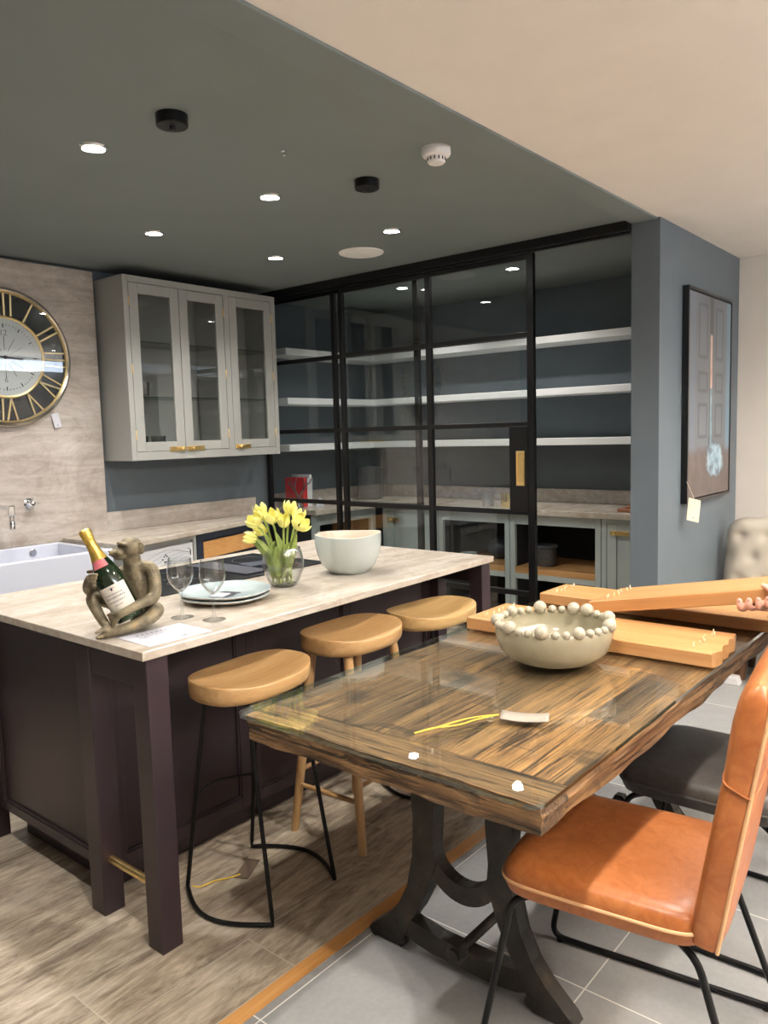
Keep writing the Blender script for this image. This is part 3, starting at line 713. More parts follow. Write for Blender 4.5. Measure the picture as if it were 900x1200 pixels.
# ================================================================== BACK RUN
# belfast sink
t = thing('belfast_sink', 'large white ceramic apron sink below the stone wall panel', 'sink', (1.75, 4.2, 0.66))
x0, x1, y0, y1, z0, z1, w = 1.10, 2.37, 3.92, 4.50, 0.66, 0.905, 0.035
b = MB()
b.box(x0, x1, y0, y0+w, z0, z1, 0.008, 3).box(x0, x1, y1-w, y1, z0, z1, 0.008, 3).box(x0, x0+w, y0+w*.5, y1-w*.5, z0, z1-.001, 0.008, 3).box(x1-w, x1, y0+w*.5, y1-w*.5, z0, z1-.001, 0.008, 3).box(x0+.01, x1-.01, y0+.01, y1-.01, z0, z0+0.03)
b.build('basin', M['white_ceramic'], t)
b = MB().lathe([(0, 0), (0.022, 0), (0.022, 0.004), (0.014, 0.006), (0, 0.003)], (2.18, 4.464, 0.865), 24, Matrix(((1,0,0),(0,0,-1),(0,1,0))))
b.build('overflow', M['chrome'], t)
# cabinet under the sink and worktop (mostly hidden behind the island)
t = thing('sink_cabinet', 'pale grey base cabinet carrying the white apron sink', 'cabinet', (1.7, 4.25, 0))
MB().box(1.06, 2.34, 3.95, 4.56, 0.08, 0.658)  .box(1.08, 2.32, 4.0, 4.5, 0, 0.08).build('carcass', M['cabinet_grey'], t, bevel=0.002)
for xa in (1.07, 1.71): shaker_door(t, 3.929, xa, xa+0.62, 0.10, 0.63, 0.06, 'cabinet_grey', 'x', -1)
# back worktop: front edge runs at a slight angle to the wall
A0 = Vector((2.42, 3.90)); A1 = Vector((3.98, 4.31)); ad = (A1-A0).normalized(); aang = math.atan2(ad.y, ad.x)
t = thing('back_worktop', 'veined stone worktop under the glazed wall cabinet', 'worktop', (3.1, 4.4, 0.89))
MB().prism([(A0.x, A0.y), (A1.x, A1.y), (4.0, 4.57), (2.40, 4.57), (2.40, 3.93)], 0.032, (0, 0, 0.89)).build('slab', M['stone_top'], t, bevel=0.003)
MB().box(2.71, 3.965, 4.545, 4.57, 0.922, 1.045).build('upstand', M['stone_panel'], t, bevel=0.002)
def angled(mb, s0, s1, d0, d1, z0, z1, bev=0.0):
    """box along the angled front: s along the edge, d back from it"""
    n = Vector((-ad.y, ad.x)); c = A0 + ad*((s0+s1)/2) + n*((d0+d1)/2)
    return mb.obox((c.x, c.y, (z0+z1)/2), (s1-s0, d1-d0, z1-z0), Euler((0, 0, aang)), bev)
n2 = Vector((-ad.y, ad.x))
def ap(s, d, z): p = A0 + ad*s + n2*d; return Vector((p.x, p.y, z))
t = thing('socket_drawer_cabinet', 'base cabinet with a white socket-printed drawer front behind the wine glasses', 'cabinet', (2.75, 4.2, 0))
b = MB(); angled(b, 0.03, 0.66, 0.045, 0.22, 0.06, 0.885); b.build('carcass', M['cabinet_grey'], t)
b = MB(); angled(b, 0.03, 0.66, 0.02, 0.045, 0.868, 0.888); angled(b, 0.03, 0.055, 0.02, 0.045, 0.06, 0.868); angled(b, 0.635, 0.66, 0.02, 0.045, 0.06, 0.868); angled(b, 0.055, 0.635, 0.02, 0.045, 0.68, 0.70)
b.build('face_frame', M['cabinet_grey'], t, bevel=0.001)
b = MB(); angled(b, 0.06, 0.63, 0.026, 0.042, 0.705, 0.848); dp = b.build('drawer_front', M['clock_white'], t, bevel=0.002)
b = MB()
for q in range(7):   # the thin curved lines printed on the front
    pts = [ap(0.08+0.53*i/15, 0.0245, 0.72+0.015*q+0.022*math.sin(i*0.42+q*0.7)) for i in range(16)]
    b.tube(pts, 0.0008, 5)
b.build('printed_lines', M['ink_grey'], dp)
b = MB()
for k, (s_, z_) in enumerate(((0.36, 0.795), (0.385, 0.795), (0.345, 0.78), (0.40, 0.78), (0.3725, 0.805))):
    b.obox(ap(s_, 0.0245, z_), (0.008, 0.003, 0.008), Euler((0, 0, aang)))
b.obox(ap(0.3725, 0.0245, 0.762), (0.034, 0.003, 0.007), Euler((0, 0, aang)))
b.obox(ap(0.605, 0.0245, 0.79), (0.007, 0.003, 0.035), Euler((0, 0, aang)))
b.obox(ap(0.590, 0.0245, 0.815), (0.020, 0.003, 0.004), Euler((0, 0, aang)))
b.build('printed_socket', M['ink'], dp)
t = thing('navy_drawer_cabinet', 'navy base cabinet with an oak drawer front behind the yellow tulips', 'cabinet', (3.5, 4.35, 0))
b = MB(); angled(b, 0.67, 1.40, 0.045, 0.20, 0.06, 0.885); b.build('carcass', M['navy_paint'], t)
b = MB(); angled(b, 0.67, 1.40, 0.02, 0.045, 0.848, 0.888); angled(b, 0.67, 0.73, 0.02, 0.045, 0.06, 0.848); angled(b, 1.36, 1.40, 0.02, 0.045, 0.06, 0.848); angled(b, 0.73, 1.36, 0.02, 0.045, 0.66, 0.70)
b.build('face_frame', M['navy_paint'], t, bevel=0.001)
b = MB(); angled(b, 0.745, 1.345, 0.028, 0.043, 0.72, 0.832); b.build('drawer_front', M['oak_front'], t, bevel=0.002)

# wall mounted mixer
t = thing('wall_mixer_tap', 'chrome wall mounted mixer with spout and cross handles on the stone panel', 'tap', (2.11, 4.525, 1.13))
AX = Matrix(((1, 0, 0), (0, 0, -1), (0, 1, 0)))   # local z -> -y
def handle(x, name):
    b = MB().lathe([(0, 0), (0.030, 0), (0.030, 0.006), (0.018, 0.010), (0.018, 0.045), (0.012, 0.05), (0.012, 0.062), (0, 0.064)], (x, 4.525, 1.150), 24, AX)
    b.tube([(x-0.035, 4.475, 1.150), (x+0.035, 4.475, 1.150)], 0.005, 10).tube([(x, 4.475, 1.115), (x, 4.475, 1.185)], 0.005, 10)
    b.build(name, M['chrome'], t)
handle(2.205, 'cross_handle'); handle(1.77, 'cross_handle')
b = MB().lathe([(0, 0), (0.030, 0), (0.030, 0.006), (0.02, 0.010), (0.02, 0.04), (0, 0.042)], (1.985, 4.525, 1.150), 24, AX)
b.tube(fillet_path([(1.985, 4.50, 1.150), (1.985, 4.275, 1.150), (1.985, 4.275, 1.060)], 0.03), 0.013, 14)
b.lathe([(0.013, 0), (0.016, -0.004), (0.016, -0.040), (0.012, -0.042), (0.0, -0.038)], (1.985, 4.275, 1.075), 20)
b.box(1.968, 2.002, 4.262, 4.290, 1.105, 1.166, 0.006)
b.build('spout', M['chrome'], t)

# ------------------------------------------------------------------ wall cabinet
cx0, cx1, cy0, cy1, cz0, cz1 = 2.735, 3.962, 4.25, 4.57, 1.372, 2.492
t = thing('glazed_wall_cabinet', 'pale grey wall cabinet with three tall glazed doors and brass latches', 'wall cabinet', ((cx0+cx1)/2, cy1, cz0))
b = MB().box(cx0, cx0+0.02, cy0+0.02, cy1, cz0, cz1).box(cx1-0.02, cx1, cy0+0.02, cy1, cz0, cz1).box(cx0+0.02, cx1-0.02, cy0+0.022, cy1, cz0+0.001, cz0+0.03).box(cx0+0.02, cx1-0.02, cy0+0.022, cy1, cz1-0.02, cz1-0.001).box(cx0+0.02, cx1-0.02, cy1-0.012, cy1, cz0+.03, cz1-.02)
b.box(3.487, 3.545, cy0+0.022, cy1-0.012, cz0+.03, cz1-.02)
b.build('carcass', M['cabinet_grey'], t, bevel=0.001)
b = MB().box(cx0, 2.770, cy0, cy0+0.022, cz0, cz1).box(3.925, cx1, cy0, cy0+0.022, cz0, cz1).box(2.770, 3.925, cy0, cy0+0.022, cz0, 1.424).box(2.770, 3.925, cy0, cy0+0.022, 2.452, cz1).box(3.494, 3.538, cy0, cy0+0.022, 1.424, 2.452)
b.build('face_frame', M['cabinet_grey'], t, bevel=0.002)
for i, (a, c, hx0, hx1, hinge) in enumerate(((2.773, 3.132, 3.01, 3.126, 2.771), (3.136, 3.491, 3.144, 3.28, 3.4925), (3.541, 3.922, 3.549, 3.682, 3.9235))):
    d = MB().box(a, a+0.064, cy0+.001, cy0+0.021, 1.427, 2.449).box(c-0.064, c, cy0+.001, cy0+0.021, 1.427, 2.449).box(a+0.064, c-0.064, cy0+.001, cy0+0.021, 1.427, 1.485).box(a+0.064, c-0.064, cy0+.001, cy0+0.021, 2.388, 2.449).build('door', M['cabinet_grey'], t, bevel=0.002)
    MB().box(a+0.06, c-0.06, cy0+0.010, cy0+0.014, 1.48, 2.393).build('pane', M['cabinet_glass'], d)
    h = MB().box(hx0, hx1, cy0-0.006, cy0+0.001, 1.422, 1.452)
    xm = (hx0+hx1)/2 + (0.03 if i == 0 else -0.03)
    h.box(xm-0.03, xm+0.03, cy0-0.016, cy0-0.006, 1.430, 1.446).ball((xm, cy0-0.018, 1.438), 0.011, 12, 8)
    h.build('latch', M['brass'], d, bevel=0.001)
    h = MB()
    for z in (1.53, 1.93, 2.34): h.cyl((hinge, cy0-0.001, z-0.03), (hinge, cy0-0.001, z+0.03), 0.0035, seg=8)
    h.build('hinge', M['brass'], d)
for z in (1.765, 2.105):
    for xa, xb in ((cx0+0.022, 3.486), (3.546, cx1-0.022)):
        g = MB().box(xa, xb, cy0+0.04, cy1-0.015, z-0.003, z+0.003); g.bm.normal_update()
        for f in g.bm.faces: f.material_index = 0 if abs(f.normal.z) > 0.5 else 1
        g.build('glass_shelf', [M['cabinet_glass'], M['edge_glass']], t)
# glasses kept inside
def tumbler(x, y, z, label, s=1.0):
    o = MB().lathe([(0, 0), (0.030*s, 0), (0.036*s, 0.02*s), (0.040*s, 0.10*s), (0.0375*s, 0.10*s), (0.033*s, 0.02*s), (0.0, 0.012*s)], (x, y, z), 24).build('tumbler', M['vessel_glass'])
    tag(o, label, 'glass', 'glassware in the wall cabinet')
tumbler(2.88, 4.42, 1.7685, 'clear tumbler on the lower glass shelf behind the first cabinet door')
tumbler(2.98, 4.46, 1.7685, 'clear tumbler on the lower glass shelf, second in from the cabinet side')
tumbler(2.90, 4.40, 1.4025, 'clear tumbler on the cabinet bottom behind the first door', 1.2)
tumbler(3.06, 4.44, 1.4025, 'clear tumbler on the cabinet bottom beside the second door', 1.2)
tumbler(3.28, 4.44, 1.4025, 'clear tumbler on the cabinet bottom behind the middle door', 1.2)
# small cable loop on top of the cabinet
o = MB().tube(arc((3.36, 4.30, cz1+0.012), 0.012, 0, PI, 9, (1, 0, 0), (0, 0, 1)), 0.002, 6).box(3.345, 3.375, 4.29, 4.31, cz1, cz1+0.012).build('cable_clip', M['black_metal'])
tag(o, 'tiny dark clip on top of the wall cabinet', 'clip')

# ------------------------------------------------------------------ clock
ccx, ccy, ccz, cr = 2.12, 4.525, 1.985, 0.392
AXC = Matrix(((1, 0, 0), (0, 0, -1), (0, 1, 0)))
t = thing('wall_clock', 'large round wall clock with black ring and gold roman numerals', 'clock', (ccx, ccy, ccz))
MB().lathe([(0, 0.0), (cr-0.02, 0.0), (cr-0.02, 0.018), (0, 0.018)], (ccx, ccy, ccz), 72, AXC).build('dark_face', M['hob_glass'], t)
MB().lathe([(cr-0.03, 0.0), (cr, 0.0), (cr+0.002, 0.022), (cr-0.006, 0.036), (cr-0.018, 0.040), (cr-0.026, 0.034), (cr-0.028, 0.018)], (ccx, ccy, ccz), 72, AXC).build('outer_rim', M['silver_rim'], t)
MB().lathe([(cr-0.036, 0.018), (cr-0.034, 0.030), (cr-0.026, 0.036), (cr-0.024, 0.018)], (ccx, ccy, ccz), 72, AXC).build('gold_rim', M['gold_leaf'], t)
MB().lathe([(0, 0.0182), (0.222, 0.0182), (0.222, 0.022), (0, 0.022)], (ccx, ccy, ccz), 64, AXC).build('dial', M['clock_white'], t)
MB().lathe([(0.216, 0.018), (0.217, 0.030), (0.224, 0.033), (0.231, 0.030), (0.232, 0.018)], (ccx, ccy, ccz), 64, AXC).build('inner_ring', M['gold_leaf'], t)
def cp(r, a, d): return Vector((ccx + r*math.sin(a), ccy-d, ccz + r*math.cos(a)))
def bar(mb, a0, r0, a1, r1, w=0.0045, d=0.022):
    p, q = cp(r0, a0, d), cp(r1, a1, d); u = (q-p).normalized(); n = Vector((0, -1, 0)); v = n.cross(u)
    Mx = Matrix((u, v, n)).transposed(); mb.obox((p+q)/2, ((q-p).length, w*2, 0.008), Mx)
NUM = {1: 'I', 2: 'II', 3: 'III', 4: 'IV', 5: 'V', 6: 'VI', 7: 'VII', 8: 'VIII', 9: 'IX', 10: 'X', 11: 'XI', 12: 'XII'}
for h in range(1, 13):
    s_ = NUM[h]; wd = {'I': 1.0, 'V': 1.7, 'X': 1.7}; tot = sum(wd[c] for c in s_); pos = -tot/2; mb = MB(); st = 0.066; a = h*PI/6
    for c in s_:
        m_ = (pos + wd[c]/2)*st; pos += wd[c]
        def off(r, du): return a + math.atan2(du, r), math.hypot(r, du)
        ri, ro = 0.232, cr-0.034
        sc_ = 0.30
        if c == 'I':
            A_, B_ = off(ri, m_*0.55), off(ro, m_*0.62); bar(mb, A_[0], A_[1], B_[0], B_[1])
        elif c == 'V':
            for sgn in (-1, 1):
                A_, B_ = off(ri, m_*0.55), off(ro, m_*0.62 + sgn*0.030); bar(mb, A_[0], A_[1], B_[0], B_[1])
        else:
            for sgn in (-1, 1):
                A_, B_ = off(ri, m_*0.55 - sgn*0.024), off(ro, m_*0.62 + sgn*0.024); bar(mb, A_[0], A_[1], B_[0], B_[1])
    mb.build('roman_numeral', M['gold_leaf'], t)
mb = MB()
for k in range(60):
    bar(mb, 2*PI*k/60, 0.178 if k % 5 else 0.165, 2*PI*k/60, 0.186, 0.0006 if k % 5 else 0.0022, 0.0225)
for k in range(12):
    bar(mb, 2*PI*k/12, 0.09, 2*PI*k/12, 0.12, 0.0006, 0.0225); bar(mb, 2*PI*k/12, 0.04, 2*PI*k/12, 0.09, 0.0004, 0.0225)
mb.build('minute_marks', M['ink'], t)
mb = MB(); text_bm(mb, '12', 0.045, (ccx, ccy-0.0235, ccz+0.135), (1, 0, 0), (0, 0, 1)); text_bm(mb, '6', 0.045, (ccx, ccy-0.0235, ccz-0.128), (1, 0, 0), (0, 0, 1))
text_bm(mb, '9', 0.045, (ccx-0.13, ccy-0.0235, ccz), (1, 0, 0), (0, 0, 1))
mb.build('dial_digits', M['ink_grey'], t)
mb = MB(); bar(mb, R(95), -0.03, R(95), 0.10, 0.004, 0.030); mb.build('hour_hand', M['ink'], t)
mb = MB(); bar(mb, R(272), -0.03, R(272), 0.16, 0.003, 0.034); mb.lathe([(0, 0.022), (0.010, 0.022), (0.010, 0.036), (0, 0.038)], (ccx, ccy, ccz), 16, AXC); mb.build('minute_hand', M['ink'], t)
MB().lathe([(0, 0.0385), (cr-0.03, 0.0385), (cr-0.03, 0.0405), (0, 0.0405)], (ccx, ccy, ccz), 64, AXC).build('cover_glass', M['pane_glass'], t)
# price tag hung from the clock
def hang_tag(name, label, top, c, ux, uy, w, h, mat, cat='tag', cord='string_pale'):
    t = thing(name, label, cat, c); ux = Vector(ux).normalized(); uy = Vector(uy).normalized(); n = ux.cross(uy); c = Vector(c)
    Mx = Matrix((ux, uy, n)).transposed()
    MB().obox(c, (w, h, 0.0015), Mx).build('card', M[mat], t)
    e = c + uy*(h/2-0.006)
    MB().tube(smooth_path([top, (Vector(top)+e)/2 + Vector((0.004, 0, 0)), e], 5), 0.0012, 6).build('cord', M[cord], t)
    mb = MB(); mb.obox(c - uy*h*0.34 + n*0.001, (w*0.25, h*0.05, 0.0006), Mx); mb.build('print', M['ink_grey'], t)
    return t
hang_tag('price_tag', 'small white price tag hanging below the edge of the clock', (2.40, 4.515, 1.69), (2.405, 4.512, 1.630), (1, 0, 0.22), (-0.22, 0, 1), 0.045, 0.085, 'paper')

# ------------------------------------------------------------------ picture on the blue-grey wall
px0, px1, pz0, pz1, py = 4.416, 5.212, 1.063, 2.255, 1.4735
t = thing('framed_picture', 'tall black framed picture of two grey doors on the blue-grey wall', 'picture', ((px0+px1)/2, 1.51, (pz0+pz1)/2))
b = MB().box(px0, px0+0.018, py, 1.51, pz0, pz1).box(px1-0.018, px1, py, 1.51, pz0, pz1).box(px0+.018, px1-.018, py, 1.51, pz0, pz0+0.018).box(px0+.018, px1-.018, py, 1.51, pz1-0.018, pz1)
b.build('frame', M['black_steel'], t, bevel=0.001)
MB().box(px0+0.024, px1-0.024, py+0.004, 1.505, pz0+0.024, pz1-0.024).build('canvas', M['canvas_picture'], t)
hang_tag('picture_tag', 'cream paper tag hanging from the lower corner of the picture frame', (4.40, 1.472, 1.19), (4.425, 1.440, 1.03), (0.72, -0.62, -0.26), (0.26, 0.0, 1), 0.075, 0.125, 'linen_tag')
# ================================================================== ISLAND
t = thing('kitchen_island', 'dark aubergine kitchen island cabinet with open square legs', 'kitchen island', (2.17, 2.5, 0))
f = MB().box(1.285, 3.065, 2.27, 3.02, 0.12, 0.884).box(1.34, 3.02, 2.33, 2.95, 0.0, 0.12)
f.build('carcass', M['aubergine_paint'], t, bevel=0.002)
for n_, (x0, x1, y0, y1) in (('leg', (1.225, 1.297, 1.897, 1.969)), ('leg', (1.225, 1.297, 2.205, 2.282)), ('leg', (3.055, 3.127, 1.952, 2.024)), ('leg', (3.055, 3.127, 2.205, 2.282)), ('leg', (1.225, 1.297, 2.99, 3.065)), ('leg', (3.055, 3.127, 2.99, 3.065))):
    MB().box(x0, x1, y0, y1, 0, 0.884).build(n_, M['aubergine_paint'], t, bevel=0.003)
for x0, ya in ((1.229, 1.969), (3.059, 2.024)):
    MB().box(x0, x0+0.064, ya, 2.205, 0.795, 0.884).build('end_rail', M['aubergine_paint'], t, bevel=0.002)
MB().box(1.297, 3.055, 2.215, 2.235, 0.845, 0.884).build('front_rail', M['aubergine_paint'], t, bevel=0.002)
def frame_panel(name, along, face, u0, u1, z0, z1, st, sgn):
    b = MB()
    def bx(a0, a1, w0, w1, d0, d1):
        if along == 'x': b.box(a0, a1, min(face+sgn*d0, face+sgn*d1), max(face+sgn*d0, face+sgn*d1), w0, w1)
        else: b.box(min(face+sgn*d0, face+sgn*d1), max(face+sgn*d0, face+sgn*d1), a0, a1, w0, w1)
    bx(u0, u0+st, z0, z1, 0, 0.02); bx(u1-st, u1, z0, z1, 0, 0.02); bx(u0+st, u1-st, z0, z0+st, 0, 0.02); bx(u0+st, u1-st, z1-st, z1, 0, 0.02)
    bx(u0+st, u1-st, z0+st, z1-st, 0.012, 0.02)
    s_ = st+0.004   # bead
    bx(u0+st, u1-st, z0+st, z0+s_+0.004, 0.004, 0.02); bx(u0+st, u1-st, z1-s_-0.004, z1-st, 0.004, 0.02); bx(u0+st, u0+s_+0.004, z0+st, z1-st, 0.004, 0.02); bx(u1-s_-0.004, u1-st, z0+st, z1-st, 0.004, 0.02)
    return b.build(name, M['aubergine_paint'], t, bevel=0.0015)
frame_panel('end_panel', 'y', 1.265, 2.282, 2.99, 0.12, 0.884, 0.035, 1)
for a, c in ((1.297, 1.88), (1.882, 2.468), (2.47, 3.055)): frame_panel('front_panel', 'x', 2.25, a, c, 0.10, 0.845, 0.045, 1)
for x in (1.26, 3.09):
    MB().cyl((x, 1.955 if x < 2 else 2.01, 0.178), (x, 2.215, 0.178), 0.0125, seg=20).build('brass_foot_rail', M['brass'], t)
b = MB().prism([(1.208, 1.886), (3.14, 1.940), (3.14, 3.130), (1.208, 3.105)], 0.027, (0, 0, 0.885), bev=0.003, seg=2)
o = b.build('island_worktop', M['stone_top']); tag(o, 'large pale beige veined stone slab on the dark kitchen island', 'worktop')
ZT = 0.912
# hob
t = thing('induction_hob', 'flat black glass hob set in the island worktop behind the plates', 'hob', (2.2, 2.84, ZT))
MB().box(1.70, 2.60, 2.50, 3.02, ZT, ZT+0.005, 0.002).build('glass_top', M['hob_glass'], t)
MB().box(2.16, 2.29, 2.56, 2.96, ZT+0.005, ZT+0.011, 0.002).build('extractor_grille', M['hob_zone'], t)
b = MB()
for x, y, r in ((1.92, 2.64, 0.08), (1.92, 2.86, 0.09), (2.45, 2.64, 0.08), (2.45, 2.86, 0.09)):
    b.tube(arc((x, y, ZT+0.0052), r, 0, 2*PI*47/48, 48), 0.0012, 5, closed=True)
b.build('zone_marks', M['hob_zone'], t)
o = MB().obox((2.40, 2.72, ZT+0.009), (0.20, 0.10, 0.006), Euler((0, 0, R(-8)))).build('hob_leaflet', M['navy_paint'], bevel=0.001); tag(o, 'dark leaflet lying on the black hob near the vase', 'leaflet')
# paper sheet
t = thing('information_sheet', 'white printed information sheet lying at the near corner of the island', 'paper sheet', (1.366, 2.0, ZT))
MB().obox((1.366, 2.003, ZT+0.0012), (0.22, 0.17, 0.001), Euler((0, 0, R(-1)))).build('sheet', M['paper'], t)
b = MB()
rnd = random.Random(3)
def line_words(b, y0, x0, x1, h, lo, hi):
    x = x0
    while x < x1:
        w = rnd.uniform(lo, hi); b.box(x, min(x+w, x1), y0-h/2, y0+h/2, ZT+0.0016, ZT+0.002); x += w + h*1.1
line_words(b, 2.055, 1.30, 1.43, 0.009, 0.006, 0.008)
b.build('printed_heading', M['ink_grey'], t); b = MB()
for i, y in enumerate((2.025, 2.012, 1.999, 1.986)): line_words(b, y, 1.29+0.006*(i % 3), 1.445-0.008*(i % 2), 0.0035, 0.008, 0.020)
b.build('printed_lines', M['ink_grey'], t)
o = MB().box(1.385, 1.41, 1.944, 1.952, ZT+0.0016, ZT+0.002).build('print_mark', M['ink'], t)

# wine glasses
def wine_glass(x, y, label, rz=0):
    t = thing('wine_glass', label, 'wine glass', (x, y, ZT), 'wine glasses on the island')
    MB().lathe([(0, 0), (0.036, 0), (0.037, 0.0015), (0.030, 0.004), (0.010, 0.008), (0.005, 0.014), (0.0042, 0.03), (0.0042, 0.075), (0.006, 0.088), (0, 0.088)], (x, y, ZT), 32).build('stem', M['vessel_glass'], t)
    MB().lathe([(0.0, 0.084), (0.008, 0.088), (0.022, 0.100), (0.036, 0.120), (0.0425, 0.140), (0.042, 0.160), (0.037, 0.197), (0.0362, 0.1972), (0.041, 0.160), (0.0415, 0.140), (0.035, 0.121), (0.021, 0.102), (0.007, 0.0905), (0, 0.09)], (x, y, ZT), 40).build('bowl', M['vessel_glass'], t)
wine_glass(1.535, 2.150, 'stemmed wine glass on the island, the one beside the bronze monkey')
wine_glass(1.572, 2.030, 'stemmed wine glass on the island, the one nearer the worktop edge')
# plates
def plate(z, r, label, mat, under):
    t = thing('plate', label, 'plate', (1.80, 2.25, z), 'stacked plates on the island')
    w = lambda p, a, rr, h: Vector((p.x*(1+0.006*math.sin(3*a+1)), p.y*(1+0.006*math.sin(3*a+1)), p.z + 0.0010*math.sin(4*a)*(rr/0.15)))
    MB().lathe([(0, 0.001), (r*0.62, 0.0), (r*0.72, 0.004), (r*0.96, 0.016), (r, 0.020)], (1.80, 2.25, z), 64, fn=w).build('underside', M[under], t)
    MB().lathe([(r, 0.020), (r*0.995, 0.024), (r*0.95, 0.0225), (r*0.74, 0.012), (r*0.66, 0.0095), (0, 0.0085)], (1.80, 2.25, z), 64, fn=w).build('glazed_face', M[mat], t)
plate(ZT, 0.160, 'lower of two stacked pale plates on the island, cream underside', 'plate_glaze', 'stoneware_cream')
plate(ZT+0.0165, 0.165, 'upper glazed blue-grey plate of the stack on the island', 'plate_glaze', 'stoneware_cream')
t = thing('place_card', 'small grey and white card lying on the upper plate', 'card', (1.77, 2.22, ZT+0.027))
MB().obox((1.775, 2.225, ZT+0.0268), (0.10, 0.075, 0.001), Euler((0, 0, R(20)))).build('grey_card', M['hob_zone'], t)
MB().obox((1.76, 2.23, ZT+0.0277), (0.06, 0.05, 0.0008), Euler((0, 0, R(24)))).build('white_card', M['paper'], t)

# vase and tulips
VX, VY = 2.10, 2.262
t = thing('glass_vase', 'clear rounded glass vase holding yellow tulips on the island', 'vase', (VX, VY, ZT))
MB().lathe([(0, 0), (0.046, 0), (0.052, 0.004), (0.068, 0.03), (0.080, 0.07), (0.082, 0.095), (0.076, 0.13), (0.068, 0.153), (0.066, 0.153), (0.074, 0.13), (0.080, 0.095), (0.078, 0.07), (0.066, 0.032), (0.050, 0.010), (0, 0.008)], (VX, VY, ZT), 48).build('vessel', M['vessel_glass'], t)
UR = Vector((0.638, -0.770, 0)); VA = Vector((0.770, 0.638, 0))
def im(o, u, v, z): return Vector(o) + UR*u + VA*v + Vector((0, 0, z))
rnd = random.Random(11)
TUL = [(-0.080, 0.02, 0.292, 'tulip at the upper outer corner of the bunch, toward the wall clock side'), (-0.092, -0.05, 0.262, 'large open tulip facing out just under the uppermost outer one'),
       (-0.030, -0.045, 0.272, 'central tulip of the bunch with several petals facing the viewer'), (0.030, 0.03, 0.298, 'highest tulip of the bunch'),
       (0.062, 0.01, 0.272, 'tulip on the bowl side of the bunch, behind the widest one'), (0.014, -0.05, 0.256, 'small tulip just below the centre of the bunch'),
       (0.074, -0.045, 0.246, 'widest open tulip, the one closest to the pale stoneware bowl'), (-0.112, -0.03, 0.196, 'drooping tulip bud hanging lowest beside the vase'),
       (-0.080, 0.015, 0.220, 'half hidden tulip between the drooping bud and the bunch')]
for i, (u, v, z, lb) in enumerate(TUL):
    top = im((VX, VY, ZT), u, v, z); base = im((VX, VY, ZT), u*0.28 + rnd.uniform(-.010, .010), v*0.3, 0.012)
    neck = im((VX, VY, ZT), u*0.46, v*0.4, 0.145)
    t = thing('tulip', lb if lb.startswith('yellow') else 'yellow ' + lb, 'tulip', base, 'yellow tulips in the glass vase')
    P = smooth_path([base, (base+neck)/2 + Vector((0, 0, 0.005)), neck, (neck*0.45+top*0.55) + Vector((0, 0, 0.012)), top - Vector((0, 0, 0.018))], 6)
    MB().tube(P, 0.0042, 8).build('stem', M['stem_green'], t)
    d = (P[-1]-P[-3]).normalized(); d = (d + Vector((0, 0, 0.5))).normalized()
    if i == 7: d = (UR*-1.0 + Vector((0, 0, 0.25))).normalized()
    q = d.to_track_quat('Z', 'Y').to_matrix(); open_ = [1, 1.2, 1.15, 1, 1, 0.95, 1.35, 0.85, 0.95][i]
    b = MB()
    for k in range(6):     # six overlapping cupped petals
        a0 = k*PI/3 + rnd.uniform(-.1, .1); rad = 0.0285*open_*(1.0 if k % 2 else 0.86); hh = 0.056*(1 if open_ < 1.2 else 0.9)
        def pet(s_, w_, a0=a0, rad=rad, hh=hh):
            ang = a0 + (s_-0.5)*1.25*math.sin(PI*min(0.98, 0.12+w_*0.86))
            prof = rad*(math.sin(PI*(0.10+0.62*w_))**0.8)*(1.0 if open_ < 1.1 else 1.0 + 0.22*w_*w_)
            return Vector(top) + q @ Vector((prof*math.cos(ang), prof*math.sin(ang), -0.020 + hh*w_))
        b.grid(pet, 7, 8)
    b.build('bloom', M['yellow_petal'], t, fix=False, mods=[('SOLIDIFY', {'thickness': 0.0012})])
    if i % 1 == 0:   # a long blade leaf
        sgn = rnd.choice((-1, 1)); lw = rnd.uniform(0.013, 0.021)
        e = im((VX, VY, ZT), u*0.75 + rnd.uniform(-.05, .05), v*0.6 - 0.02*rnd.random(), 0.15 + rnd.uniform(0.01, 0.07))
        b0 = base + Vector((0, 0, 0.02)); m_ = im((VX, VY, ZT), u*0.35+rnd.uniform(-.03, .03), v*0.4-0.015, 0.11)
        LP = smooth_path([b0, m_, e], 8); side = (UR + VA*rnd.uniform(-.8, .8)).normalized()
        def leaf(s_, w_, LP=LP, side=side, lw=lw):
            n = len(LP)-1; x = w_*n; i0 = min(int(x), n-1); p = LP[i0].lerp(LP[i0+1], x-i0)
            wd = lw*(math.sin(PI*min(1, 0.08+0.92*w_))**0.7 if w_ < 0.999 else 0.02)
            return p + side*wd*(s_-0.5)*2 + VA*(-0.006)*(1-(2*s_-1)**2)
        MB().grid(leaf, 5, 16).build('leaf', M['leaf_green'], t, fix=False, mods=[('SOLIDIFY', {'thickness': 0.0012})])
